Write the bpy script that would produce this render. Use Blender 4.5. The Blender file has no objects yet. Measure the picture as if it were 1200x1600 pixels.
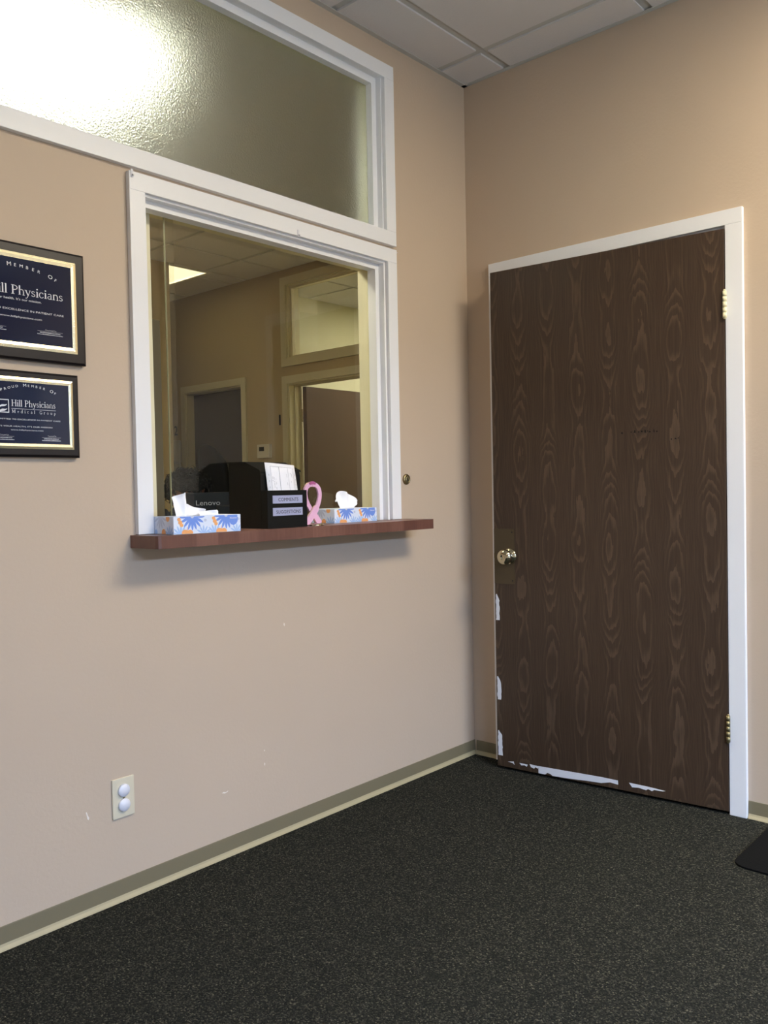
import bpy, bmesh, math, random
from mathutils import Vector, Matrix, noise
random.seed(7)
S = bpy.context.scene
COL = S.collection
PI = math.pi

# ------------------------------------------------------------------ camera, light, exposure
CAM = (2.1791, -3.0010, 1.1628)
YAW, PITCH, ROLL, FPX = 2.3009, -0.0267, -0.0195, 1324.35
cd = bpy.data.cameras.new('camera'); cam = bpy.data.objects.new('camera', cd); COL.objects.link(cam)
d = Vector((math.cos(YAW)*math.cos(PITCH), math.sin(YAW)*math.cos(PITCH), math.sin(PITCH)))
r = d.cross(Vector((0, 0, 1))).normalized(); u = r.cross(d)
r2 = r*math.cos(ROLL)+u*math.sin(ROLL); u2 = -r*math.sin(ROLL)+u*math.cos(ROLL)
M = Matrix((r2, u2, -d)).transposed().to_4x4(); M.translation = Vector(CAM); cam.matrix_world = M
cd.sensor_fit = 'VERTICAL'; cd.sensor_height = 36.0; cd.sensor_width = 27.0
cd.lens = FPX/1600*36.0; cd.clip_start = .02
S.camera = cam
vs = S.view_settings
vs.view_transform = 'Standard'; vs.look = 'None'; vs.gamma = 1.0; vs.exposure = 0.0; vs.use_curve_mapping = False
S.cycles.max_bounces = 10; S.cycles.diffuse_bounces = 6; S.cycles.transparent_max_bounces = 12
S.cycles.sample_clamp_indirect = 6.0
w = bpy.data.worlds.new('world'); S.world = w; w.use_nodes = True
bg = w.node_tree.nodes['Background']; bg.inputs[0].default_value = (.55, .72, 1, 1); bg.inputs[1].default_value = .6

def area(name, loc, size, power, color, aim, shape='RECTANGLE'):
    l = bpy.data.lights.new(name, 'AREA'); l.shape = shape; l.size, l.size_y = size
    l.energy = power; l.color = color
    o = bpy.data.objects.new(name, l); COL.objects.link(o); o.location = loc
    o.rotation_euler = Vector(aim).to_track_quat('-Z', 'Y').to_euler()
    return o
SKY_W = 850; NORTH_W = 60; GROUND_W = 330; TROF_A = 41.0; TROF_B = 3.0; REC_NEAR = 25.0; REC_FAR = 1.35; FAR_ROOM = 15.0
area('daylight_sky', (5.5, -2.9, 2.78), (3.4, .6), SKY_W, (.40, .58, 1.0), (-1, .10, -.50))
area('daylight_north', (4.3, .75, 1.9), (1.0, 1.7), NORTH_W, (.50, .66, 1.0), (-.55, -1, -.22))
area('daylight_ground', (5.4, -2.3, .35), (4.2, 1.4), GROUND_W, (.72, .84, 1.0), (-1, .05, .70))

# ------------------------------------------------------------------ materials
def rgb(c):
    return tuple(((v/255)/12.92 if v/255 <= .04045 else ((v/255+.055)/1.055)**2.4) for v in c)+(1,)
def mat(name, c, rough=.6, metal=0, emit=None, estr=0, bump=0, bscale=200, var=0, spec=.5, srgb=True):
    m = bpy.data.materials.new(name); m.use_nodes = True; nt = m.node_tree; b = nt.nodes['Principled BSDF']
    cc = rgb(c) if srgb else tuple(c)+(1,)
    b.inputs['Base Color'].default_value = cc; b.inputs['Roughness'].default_value = rough
    b.inputs['Metallic'].default_value = metal; b.inputs['Specular IOR Level'].default_value = spec
    if emit: b.inputs['Emission Color'].default_value = rgb(emit); b.inputs['Emission Strength'].default_value = estr
    if bump or var:
        tc = nt.nodes.new('ShaderNodeTexCoord'); n = nt.nodes.new('ShaderNodeTexNoise')
        n.inputs['Scale'].default_value = bscale; n.inputs['Detail'].default_value = 3
        nt.links.new(tc.outputs['Object'], n.inputs['Vector'])
        if bump:
            bp = nt.nodes.new('ShaderNodeBump'); bp.inputs['Strength'].default_value = bump; bp.inputs['Distance'].default_value = .002
            nt.links.new(n.outputs['Fac'], bp.inputs['Height']); nt.links.new(bp.outputs[0], b.inputs['Normal'])
        if var:
            n2 = nt.nodes.new('ShaderNodeTexNoise'); n2.inputs['Scale'].default_value = 2.5
            nt.links.new(tc.outputs['Object'], n2.inputs['Vector'])
            mx = nt.nodes.new('ShaderNodeMix'); mx.data_type = 'RGBA'
            nt.links.new(n2.outputs['Fac'], mx.inputs[0])
            mx.inputs[6].default_value = tuple(v*(1-var) for v in cc[:3])+(1,); mx.inputs[7].default_value = tuple(min(1, v*(1+var)) for v in cc[:3])+(1,)
            nt.links.new(mx.outputs[2], b.inputs['Base Color'])
    return m
M_ = {}
M_['wall'] = mat('tan_wall_paint', (197, 178, 156), .55, bump=.25, bscale=90, var=.03)
M_['chip'] = mat('bare_plaster_chip', (232, 224, 214), .8)
M_['rwall'] = mat('reception_wall_paint', (178, 158, 118), .6, bump=.2, bscale=90, var=.03)
M_['cream'] = mat('cream_wall_paint', (220, 216, 184), .6, var=.02)
M_['white'] = mat('white_gloss_trim_paint', (238, 239, 241), .32, bump=.05, bscale=60)
M_['cwhite'] = mat('cream_gloss_trim_paint', (226, 221, 190), .4)
M_['rtrim'] = mat('reception_trim_paint', (205, 195, 160), .45)
M_['tile'] = mat('ceiling_tile', (214, 212, 212), .9, bump=.35, bscale=140)
M_['grid'] = mat('ceiling_grid_metal', (188, 188, 184), .5)
M_['base'] = mat('olive_vinyl_base', (120, 111, 86), .5)
M_['bounce_floor'] = mat('pale_bounce_floor', (186, 176, 152), .45, var=.05)  # pale tone chosen to bounce light up to the ceiling
M_['toe'] = mat('vinyl_base_toe', (170, 158, 124), .5)
M_['black'] = mat('black_plastic', (16, 18, 21), .38, spec=.35)
M_['boxblack'] = mat('satin_black_box', (9, 11, 11), .45, spec=.25)
M_['dark'] = mat('dark_fabric', (15, 15, 18), .85, spec=.2, bump=.3, bscale=400)
M_['rubber'] = mat('black_rubber', (9, 9, 8), .9, spec=.15, bump=.4, bscale=300)
M_['steel'] = mat('brushed_door_plate', (98, 88, 70), .5, .8)
M_['chrome'] = mat('polished_knob_metal', (205, 196, 168), .09, 1)
M_['brass'] = mat('dull_brass', (150, 136, 100), .4, 1)
M_['bhinge'] = mat('aged_steel_hinge', (150, 138, 100), .4, .8)
M_['phinge'] = mat('cream_painted_hinge', (228, 220, 180), .35)
M_['gold'] = mat('gold_metal_border', (240, 230, 192), .25, 1)
M_['navy'] = mat('navy_engraved_plate', (15, 24, 52), .10, spec=.45)
M_['board'] = mat('dark_walnut_board', (24, 19, 20), .36, spec=.35, var=.15)
M_['letter'] = mat('silver_lettering', (225, 228, 235), .4)
M_['ivory'] = mat('ivory_plastic', (214, 205, 180), .35)
M_['cap'] = mat('white_plastic_cap', (226, 226, 232), .35)
M_['paper'] = mat('white_paper', (244, 244, 248), .8)
M_['ink'] = mat('black_ink', (22, 22, 26), .6)
M_['greyink'] = mat('grey_form_lines', (150, 152, 160), .7)
M_['plate'] = mat('lilac_label_plate', (170, 174, 204), .35, .1)
M_['pink'] = mat('pink_enamel', (228, 178, 208), .25)
M_['pinkd'] = mat('dark_pink_enamel', (176, 92, 140), .25)
M_['tissue'] = mat('tissue_paper', (250, 250, 252), .9)
M_['skin'] = mat('brown_skin', (150, 100, 76), .5)
M_['hair'] = mat('black_curly_hair', (12, 11, 14), .6, spec=.3)
M_['shirt'] = mat('navy_scrub_cloth', (30, 32, 42), .9)
M_['ddoor'] = mat('dark_grey_door_paint', (82, 76, 78), .5, var=.08)
M_['bdoor'] = mat('brown_veneer_far_door', (104, 84, 70), .4, var=.1)
M_['desk'] = mat('grey_laminate', (130, 126, 120), .5)
M_['lcd'] = mat('lcd_glass', (40, 44, 40), .2)
M_['silver'] = mat('silver_print', (170, 172, 176), .35, .4)
M_['disp'] = mat('dispenser_grey_plastic', (190, 186, 170), .5)
M_['dispw'] = mat('dispenser_window', (120, 112, 96), .3)
M_['ltan'] = mat('light_fixture_frame', (225, 225, 220), .4)
M_['chipw'] = mat('white_primer_under_veneer', (222, 224, 228), .7)
M_['void'] = mat('dark_gap', (20, 18, 15), .9)
M_['seal'] = mat('olive_pile_seal', (84, 76, 54), .8)
M_['jeans'] = mat('dark_trousers', (30, 32, 44), .9)
for n, c in dict(cb=(224, 233, 250), cblue=(112, 148, 226), clb=(166, 198, 240), cor=(240, 172, 108), cgr=(198, 206, 226)).items():
    M_[n] = mat({'cb': 'pale_blue_carton', 'cblue': 'printed_blue', 'clb': 'printed_light_blue', 'cor': 'printed_orange', 'cgr': 'printed_grey_blue'}[n], c, .5)

def nodes(m):
    nt = m.node_tree
    return nt, nt.nodes, nt.links
def mth(nt, op, a, b=None, c=None):
    n = nt.nodes.new('ShaderNodeMath'); n.operation = op
    for i, v in enumerate((a, b, c)):
        if v is None: continue
        if isinstance(v, (int, float)): n.inputs[i].default_value = v
        else: nt.links.new(v, n.inputs[i])
    return n.outputs[0]
def ramp(nt, fac, stops):
    n = nt.nodes.new('ShaderNodeValToRGB'); nt.links.new(fac, n.inputs[0])
    while len(n.color_ramp.elements) < len(stops): n.color_ramp.elements.new(.5)
    for e, (p, c) in zip(n.color_ramp.elements, stops): e.position = p; e.color = rgb(c) if len(c) == 3 else c
    return n.outputs[0]

# carpet: dark loop pile with pale flecks
m = mat('dark_loop_carpet', (40, 40, 34), .95, spec=.1); nt, N, L = nodes(m); b = N['Principled BSDF']
tc = N.new('ShaderNodeTexCoord'); v = N.new('ShaderNodeTexVoronoi'); v.inputs['Scale'].default_value = 300; L.new(tc.outputs['Object'], v.inputs['Vector'])
sep = N.new('ShaderNodeSeparateColor'); L.new(v.outputs['Color'], sep.inputs[0])
nz = N.new('ShaderNodeTexNoise'); nz.inputs['Scale'].default_value = 170; nz.inputs['Detail'].default_value = 2; L.new(tc.outputs['Object'], nz.inputs['Vector'])
mixv = mth(nt, 'ADD', mth(nt, 'MULTIPLY', sep.outputs[0], .65), mth(nt, 'MULTIPLY', nz.outputs['Fac'], .5))
col = ramp(nt, mixv, [(.0, (16, 16, 15)), (.45, (33, 34, 30)), (.72, (48, 48, 42)), (.86, (74, 73, 62)), (1.0, (122, 118, 100))])
L.new(col, b.inputs['Base Color'])
bp = N.new('ShaderNodeBump'); bp.inputs['Strength'].default_value = .9; bp.inputs['Distance'].default_value = .004
L.new(mth(nt, 'SUBTRACT', 1.0, v.outputs['Distance']), bp.inputs['Height']); L.new(bp.outputs[0], b.inputs['Normal'])
M_['carpet'] = m

# dark veneer with cathedral grain; object space x along width, z height
def veneer(name, base, light, dark, cols=7.4, width=.914):
    m = mat(name, base, .38, spec=.4); nt, N, L = nodes(m); b = N['Principled BSDF']
    tc = N.new('ShaderNodeTexCoord'); sp = N.new('ShaderNodeSeparateXYZ'); L.new(tc.outputs['Object'], sp.inputs[0])
    x, z = sp.outputs[0], sp.outputs[2]
    wob = N.new('ShaderNodeTexNoise'); wob.noise_dimensions = '2D'; wob.inputs['Scale'].default_value = 1.0
    cw = N.new('ShaderNodeCombineXYZ'); L.new(mth(nt, 'MULTIPLY', x, 5), cw.inputs[0]); L.new(mth(nt, 'MULTIPLY', z, 3), cw.inputs[1]); L.new(cw.outputs[0], wob.inputs['Vector'])
    xx = mth(nt, 'ADD', mth(nt, 'MULTIPLY', x, cols/width), mth(nt, 'MULTIPLY', wob.outputs['Fac'], .22))
    cell = mth(nt, 'FLOOR', xx); fr = mth(nt, 'SUBTRACT', mth(nt, 'FRACT', xx), .5)
    # low noise field per column, slow in z, steep in |u|
    cn = N.new('ShaderNodeCombineXYZ'); L.new(mth(nt, 'MULTIPLY', cell, 7.31), cn.inputs[0]); L.new(mth(nt, 'MULTIPLY', z, 1.7), cn.inputs[1])
    n1 = N.new('ShaderNodeTexNoise'); n1.noise_dimensions = '2D'; n1.inputs['Scale'].default_value = 1; n1.inputs['Detail'].default_value = 1.6; L.new(cn.outputs[0], n1.inputs['Vector'])
    cn2 = N.new('ShaderNodeCombineXYZ'); L.new(mth(nt, 'MULTIPLY', x, 60), cn2.inputs[0]); L.new(mth(nt, 'MULTIPLY', z, 9), cn2.inputs[1])
    n2 = N.new('ShaderNodeTexNoise'); n2.noise_dimensions = '2D'; n2.inputs['Scale'].default_value = 1; n2.inputs['Detail'].default_value = 3; L.new(cn2.outputs[0], n2.inputs['Vector'])
    u2 = mth(nt, 'MULTIPLY', mth(nt, 'MULTIPLY', fr, fr), 9.0)
    f = mth(nt, 'ADD', mth(nt, 'ADD', mth(nt, 'MULTIPLY', n1.outputs['Fac'], 9.0), u2), mth(nt, 'MULTIPLY', n2.outputs['Fac'], .55))
    s = mth(nt, 'FRACT', mth(nt, 'MULTIPLY', f, 1.9))
    # fade rings outside the heart of each column
    heart = N.new('ShaderNodeMapRange'); L.new(mth(nt, 'ABSOLUTE', fr), heart.inputs[0]); heart.inputs[1].default_value = .13; heart.inputs[2].default_value = .3; heart.inputs[3].default_value = 1; heart.inputs[4].default_value = .22
    rf = N.new('ShaderNodeMapRange'); L.new(s, rf.inputs[0]); rf.inputs[1].default_value = .45; rf.inputs[2].default_value = .95; rf.interpolation_type = 'SMOOTHSTEP'
    grain = mth(nt, 'MULTIPLY', rf.outputs[0], heart.outputs[0])
    cs = N.new('ShaderNodeCombineXYZ'); L.new(mth(nt, 'MULTIPLY', x, 260), cs.inputs[0]); L.new(mth(nt, 'MULTIPLY', z, 5), cs.inputs[1])
    n3 = N.new('ShaderNodeTexNoise'); n3.noise_dimensions = '2D'; n3.inputs['Scale'].default_value = 1; n3.inputs['Detail'].default_value = 4; L.new(cs.outputs[0], n3.inputs['Vector'])
    tot = mth(nt, 'ADD', mth(nt, 'MULTIPLY', grain, .42), mth(nt, 'MULTIPLY', n3.outputs['Fac'], .5))
    L.new(ramp(nt, tot, [(.12, dark), (.38, base), (.85, light)]), b.inputs['Base Color'])
    rr = N.new('ShaderNodeMapRange'); L.new(n3.outputs['Fac'], rr.inputs[0]); rr.inputs[3].default_value = .32; rr.inputs[4].default_value = .5; L.new(rr.outputs[0], b.inputs['Roughness'])
    return m
M_['veneer'] = veneer('dark_brown_oak_veneer', (70, 55, 42), (92, 75, 59), (56, 42, 31))

# reddish laminate shelf (strips along y)
m = mat('reddish_wood_laminate', (120, 72, 58), .35); nt, N, L = nodes(m); b = N['Principled BSDF']
tc = N.new('ShaderNodeTexCoord'); sp = N.new('ShaderNodeSeparateXYZ'); L.new(tc.outputs['Object'], sp.inputs[0])
ce = N.new('ShaderNodeCombineXYZ'); L.new(mth(nt, 'FLOOR', mth(nt, 'MULTIPLY', sp.outputs[1], 13)), ce.inputs[0]); L.new(mth(nt, 'FLOOR', mth(nt, 'MULTIPLY', sp.outputs[0], 20)), ce.inputs[1])
wn = N.new('ShaderNodeTexWhiteNoise'); wn.noise_dimensions = '2D'; L.new(ce.outputs[0], wn.inputs['Vector'])
mp = N.new('ShaderNodeMapping'); mp.inputs['Scale'].default_value = (30, 130, 14); L.new(tc.outputs['Object'], mp.inputs[0])
nn = N.new('ShaderNodeTexNoise'); nn.inputs['Scale'].default_value = 1; nn.inputs['Detail'].default_value = 4; L.new(mp.outputs[0], nn.inputs['Vector'])
L.new(ramp(nt, mth(nt, 'ADD', mth(nt, 'MULTIPLY', wn.outputs['Value'], .5), mth(nt, 'MULTIPLY', nn.outputs['Fac'], .5)), [(.1, (88, 56, 47)), (.5, (108, 72, 60)), (.9, (130, 92, 78))]), b.inputs['Base Color'])
M_['laminate'] = m

def glass_clear(name, tint, refl_rough=.0):
    m = bpy.data.materials.new(name); m.use_nodes = True; nt, N, L = nodes(m); N.remove(N['Principled BSDF'])
    t = N.new('ShaderNodeBsdfTransparent'); t.inputs[0].default_value = tint
    g = N.new('ShaderNodeBsdfGlossy'); g.inputs['Roughness'].default_value = refl_rough; g.inputs[0].default_value = (.95, 1, .97, 1)
    fr = N.new('ShaderNodeFresnel'); fr.inputs[0].default_value = 1.45; ge = N.new('ShaderNodeNewGeometry')
    ff_ = mth(nt, 'MULTIPLY', fr.outputs[0], mth(nt, 'SUBTRACT', 1.0, ge.outputs['Backfacing']))
    mx = N.new('ShaderNodeMixShader'); L.new(ff_, mx.inputs[0]); L.new(t.outputs[0], mx.inputs[1]); L.new(g.outputs[0], mx.inputs[2])
    L.new(mx.outputs[0], N['Material Output'].inputs[0]); return m
M_['glass'] = glass_clear('clear_window_glass', (.93, .93, .90, 1))
M_['edge'] = mat('ground_glass_edge', (150, 150, 118), .35)
m = bpy.data.materials.new('obscure_textured_glass'); m.use_nodes = True; nt, N, L = nodes(m); b = N['Principled BSDF']
b.inputs['Base Color'].default_value = (.72, .79, .79, 1); b.inputs['Roughness'].default_value = .34; b.inputs['Transmission Weight'].default_value = 1; b.inputs['IOR'].default_value = 1.45
tc = N.new('ShaderNodeTexCoord'); nz = N.new('ShaderNodeTexNoise'); nz.inputs['Scale'].default_value = 170; nz.inputs['Detail'].default_value = 2; L.new(tc.outputs['Object'], nz.inputs['Vector'])
bp = N.new('ShaderNodeBump'); bp.inputs['Strength'].default_value = .8; bp.inputs['Distance'].default_value = .002; L.new(nz.outputs['Fac'], bp.inputs['Height']); L.new(bp.outputs[0], b.inputs['Normal'])
M_['frost'] = m
def emitter(name, c, s):
    m = mat(name, (240, 240, 235), .5, emit=c, estr=s); return m
M_['lampA'] = emitter('warm_diffuser', (255, 240, 214), TROF_A)
M_['lampB'] = emitter('cool_diffuser', (255, 240, 220), TROF_B)
M_['lampN'] = emitter('reception_diffuser', (255, 250, 228), REC_NEAR)
M_['lampFill'] = emitter('reception_fill_diffuser', (255, 248, 224), 11.0)  # glow of the added fill light, out of view
M_['lampF'] = emitter('corridor_diffuser', (255, 242, 200), REC_FAR)
M_['lampR'] = emitter('exam_room_diffuser', (255, 252, 236), FAR_ROOM)

# ------------------------------------------------------------------ mesh builder
class MB:
    def __init__(s): s.v = []; s.f = []; s.m = []; s.sm = []
    def add(s, vs_, fs, mi=0, smooth=False):
        o = len(s.v); s.v += [tuple(p) for p in vs_]; s.f += [[i+o for i in f] for f in fs]; s.m += [mi]*len(fs); s.sm += [smooth]*len(fs); return s
    def box(s, a, b, mi=0, bev=0):
        x0, y0, z0 = [min(a[i], b[i]) for i in range(3)]; x1, y1, z1 = [max(a[i], b[i]) for i in range(3)]
        if bev:
            bm = bmesh.new(); bmesh.ops.create_cube(bm, size=1)
            for v in bm.verts: v.co = Vector(((x0+x1)/2+v.co.x*(x1-x0), (y0+y1)/2+v.co.y*(y1-y0), (z0+z1)/2+v.co.z*(z1-z0)))
            bmesh.ops.bevel(bm, geom=bm.edges[:], offset=bev, segments=2, profile=.6, affect='EDGES'); return s.bm(bm, mi)
        return s.add([(x0, y0, z0), (x1, y0, z0), (x1, y1, z0), (x0, y1, z0), (x0, y0, z1), (x1, y0, z1), (x1, y1, z1), (x0, y1, z1)],
                     [(0, 3, 2, 1), (4, 5, 6, 7), (0, 1, 5, 4), (1, 2, 6, 5), (2, 3, 7, 6), (3, 0, 4, 7)], mi)
    def bm(s, bm, mi=0, smooth=False):
        bm.verts.index_update(); s.add([v.co[:] for v in bm.verts], [[v.index for v in f.verts] for f in bm.faces], mi, smooth); bm.free(); return s
    def prism(s, pts, axis, a, b, mi=0):
        # pts 2D in the plane of the remaining two axes (cyclic order), extruded a..b along axis
        def P(p, t): return {'x': (t, p[0], p[1]), 'y': (p[0], t, p[1]), 'z': (p[0], p[1], t)}[axis]
        n = len(pts); V = [P(p, a) for p in pts]+[P(p, b) for p in pts]
        F = [list(range(n))[::-1], list(range(n, 2*n))]+[[i, (i+1) % n, n+(i+1) % n, n+i] for i in range(n)]
        s.add(V, F, mi); return s
    def lathe(s, prof, org, axis=(0, 0, 1), seg=32, mi=0, smooth=True):
        a = Vector(axis).normalized(); t = a.orthogonal().normalized(); w_ = a.cross(t); o = Vector(org); V = []; F = []
        for (r_, h) in prof:
            for k in range(seg):
                an = 2*PI*k/seg; V.append(o+a*h+(t*math.cos(an)+w_*math.sin(an))*r_)
        for i in range(len(prof)-1):
            for k in range(seg): F.append((i*seg+k, i*seg+(k+1) % seg, (i+1)*seg+(k+1) % seg, (i+1)*seg+k))
        F.append(list(range(seg))[::-1]); F.append([(len(prof)-1)*seg+k for k in range(seg)])
        s.add(V, F, mi, smooth); return s
    def tube(s, pts, rad, seg=8, mi=0):
        pts = [Vector(p) for p in pts]; V = []; F = []; n = len(pts); ref = None
        for i, p in enumerate(pts):
            t = (pts[min(i+1, n-1)]-pts[max(i-1, 0)]).normalized()
            if ref is None: ref = t.orthogonal().normalized()
            ref = (ref-t*ref.dot(t)).normalized(); q = t.cross(ref); rr = rad[i] if isinstance(rad, (list, tuple)) else rad
            for k in range(seg): an = 2*PI*k/seg; V.append(p+(ref*math.cos(an)+q*math.sin(an))*rr)
        for i in range(n-1):
            for k in range(seg): F.append((i*seg+k, i*seg+(k+1) % seg, (i+1)*seg+(k+1) % seg, (i+1)*seg+k))
        F.append(list(range(seg))[::-1]); F.append([(n-1)*seg+k for k in range(seg)]); s.add(V, F, mi, True); return s
    def build(s, name, mats, parent=None, loc=None, rot=None):
        me = bpy.data.meshes.new(name); me.from_pydata(s.v, [], s.f)
        for m_ in (mats if isinstance(mats, (list, tuple)) else [mats]): me.materials.append(M_[m_] if isinstance(m_, str) else m_)
        for p, mi, sm in zip(me.polygons, s.m, s.sm): p.material_index = mi; p.use_smooth = sm
        bm = bmesh.new(); bm.from_mesh(me); bmesh.ops.recalc_face_normals(bm, faces=bm.faces[:]); bm.to_mesh(me); bm.free()
        me.update(); o = bpy.data.objects.new(name, me); COL.objects.link(o)
        if parent: o.parent = parent
        if loc: o.location = loc
        if rot: o.rotation_euler = rot
        return o
def tag(o, label=None, cat=None, group=None, kind=None):
    for k, v in (('label', label), ('category', cat), ('group', group), ('kind', kind)):
        if v: o[k] = v
    return o
def thing(name, label, cat, loc=(0, 0, 0), rz=0, group=None):
    o = bpy.data.objects.new(name, None); COL.objects.link(o); o.location = loc; o.rotation_euler = (0, 0, rz); o.empty_display_size = .05
    return tag(o, label, cat, group)
def struct(o, parent=None): return tag(o, kind='structure')
def sroot(name, loc=(0, 0, 0)):
    o = bpy.data.objects.new(name, None); COL.objects.link(o); o.location = loc; o['kind'] = 'structure'; o.empty_display_size = .05; return o

def font_geo(txt):
    c = bpy.data.curves.new('t', 'FONT'); c.body = txt; c.size = 1; c.resolution_u = 3; c.offset = 0
    o = bpy.data.objects.new('t', c); COL.objects.link(o); dg = bpy.context.evaluated_depsgraph_get(); dg.update()
    me = bpy.data.meshes.new_from_object(o.evaluated_get(dg)); V = [v.co.copy() for v in me.vertices]; F = [list(p.vertices) for p in me.polygons]
    bpy.data.objects.remove(o); bpy.data.curves.remove(c); bpy.data.meshes.remove(me); return V, F
CACHE = {}
def text(mb, txt, s0, s1, z0, h, place, mi=0):
    """flat lettering from s0 to s1, baseline z0, cap height h; place(s,z)->xyz"""
    if txt not in CACHE: CACHE[txt] = font_geo(txt)
    V, F = CACHE[txt]
    if not V: return
    x0 = min(v.x for v in V); x1 = max(v.x for v in V); k = (s1-s0)/(x1-x0)
    mb.add([place(s0+(v.x-x0)*k, z0+v.y*h/.73) for v in V], F, mi)
# serif letters as thick/thin strokes: (points, width) in units of x-height box; ascender 1.0, x-height .62
def arc(cx, cy, rx, ry, a0, a1, n=10): return [(cx+rx*math.cos(math.radians(a0+(a1-a0)*i/n)), cy+ry*math.sin(math.radians(a0+(a1-a0)*i/n))) for i in range(n+1)]
T, t_ = .11, .045
def ser(x, y, w_=.14): return ([(x-w_, y), (x+w_, y)], t_)
X = .62
GL = {
 'H': (.78, [([(.15, 0), (.15, 1)], T), ([(.63, 0), (.63, 1)], T), ([(.15, .52), (.63, .52)], t_), ser(.15, .02), ser(.15, .98), ser(.63, .02), ser(.63, .98)]),
 'P': (.6, [([(.15, 0), (.15, 1)], T), (arc(.2, .72, .32, .25, 90, -90), .08), ser(.15, .02), ser(.12, .98, .1)]),
 'i': (.26, [([(.13, 0), (.13, X)], T), ser(.13, .02, .11), ([(.03, X-.03), (.13, X)], t_), ([(.07, .87), (.19, .87)], .12)]),
 'l': (.26, [([(.13, 0), (.13, 1.02)], T), ser(.13, .02, .11), ([(.03, .98), (.13, 1.01)], t_)]),
 'h': (.56, [([(.12, 0), (.12, 1.02)], T), (arc(.28, .38, .17, .22, 150, 0)+[(.45, 0)], .085), ser(.12, .02, .11), ser(.45, .02, .11)]),
 'n': (.56, [([(.12, 0), (.12, X)], T), (arc(.28, .38, .17, .22, 150, 0)+[(.45, 0)], .085), ser(.12, .02, .11), ser(.45, .02, .11)]),
 'y': (.52, [([(.08, X), (.28, .05)], .095), ([(.46, X), (.25, -.08), (.14, -.28), (.04, -.26)], .05), ser(.09, X-.02, .1), ser(.44, X-.02, .08)]),
 's': (.42, [(arc(.2, .46, .12, .13, 20, 220, 8)+arc(.2, .165, .14, .135, 60, -160, 8), .07)]),
 'c': (.47, [(arc(.25, .31, .19, .29, 40, 320, 12), .075)]),
 'a': (.48, [([(.36, 0), (.36, .42)]+arc(.23, .44, .13, .15, 0, 150, 6), .075), (arc(.21, .17, .14, .15, 70, 330, 10), .07), ([(.36, .03), (.44, .03)], t_)]),
 'M': (.95, [([(.14, 0), (.14, 1)], .06), ([(.14, 1), (.46, .1)], T), ([(.46, .1), (.76, 1)], .05), ([(.78, 0), (.78, 1)], T), ser(.14, .02), ser(.78, .02), ser(.1, .98, .09), ser(.82, .98, .09)]),
 'e': (.46, [([(.09, .34), (.39, .34)]+arc(.24, .33, .16, .27, 0, 300, 12), .06)]),
 'd': (.54, [([(.41, 0), (.41, 1.02)], T), (arc(.24, .3, .17, .28, 0, 360, 14), .065), ser(.45, .02, .07)]),
 'G': (.72, [(arc(.38, .5, .29, .48, 45, 330, 14), .085), ([(.62, .05), (.62, .42)], T), ser(.6, .42, .13)]),
 'r': (.4, [([(.12, 0), (.12, X)], T), (arc(.26, .44, .12, .15, 150, 50, 4), .08), ser(.12, .02, .11)]),
 'o': (.5, [(arc(.25, .31, .18, .28, 0, 360, 16), .075)]),
 'u': (.56, [([(.12, X), (.12, .22)]+arc(.27, .2, .15, .17, 180, 340, 6), .08), ([(.43, 0), (.43, X)], T), ser(.09, X-.02, .07), ser(.4, X-.02, .07)]),
 'p': (.54, [([(.12, -.32), (.12, X)], T), (arc(.28, .31, .17, .28, 0, 360, 14), .065), ser(.12, -.31, .12)]),
 ' ': (.3, [])}
def serif(mb, txt, s0, s1, z0, h, place, mi=0, track=0):
    tot = sum(GL[c][0]+track for c in txt)-track; k = (s1-s0)/tot; x = 0
    for c in txt:
        wd, st = GL[c]
        for pts, wid in st:
            for j in range(len(pts)-1):
                (ax, ay), (bx, by) = pts[j], pts[j+1]; L_ = math.hypot(bx-ax, by-ay) or 1; nx, ny = -(by-ay)/L_*wid/2, (bx-ax)/L_*wid/2
                e = wid*.18 if len(pts) > 2 else 0; ex, ey = (bx-ax)/L_*e, (by-ay)/L_*e
                q = [(ax-ex+nx, ay-ey+ny), (ax-ex-nx, ay-ey-ny), (bx+ex-nx, by+ey-ny), (bx+ex+nx, by+ey+ny)]
                mb.add([place(s0+(x+a)*k, z0+b*h) for a, b in q], [(0, 1, 2, 3)], mi)
        x += wd+track
def arctext(mb, txt, sc, zc, R, half, h, place, mi=0):
    """small capitals along an arc whose top is at (sc, zc)"""
    n = len(txt)
    first = {0, 6, 13}
    for i, c in enumerate(txt):
        if c == ' ': continue
        big = i in first
        a = (-half+2*half*i/(n-1)); hh = h*(1.0 if big else .78)
        if c not in CACHE: CACHE[c] = font_geo(c)
        V, F = CACHE[c]; x0 = min(v.x for v in V); x1 = max(v.x for v in V); k = hh/.73*1.15
        P = []
        for v in V:
            lx = (v.x-(x0+x1)/2)*k; ly = v.y*hh/.73
            P.append(place(sc+math.sin(a)*(R+ly)+math.cos(a)*lx, zc-R+math.cos(a)*(R+ly)-math.sin(a)*lx))
        mb.add(P, F, mi)

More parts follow.
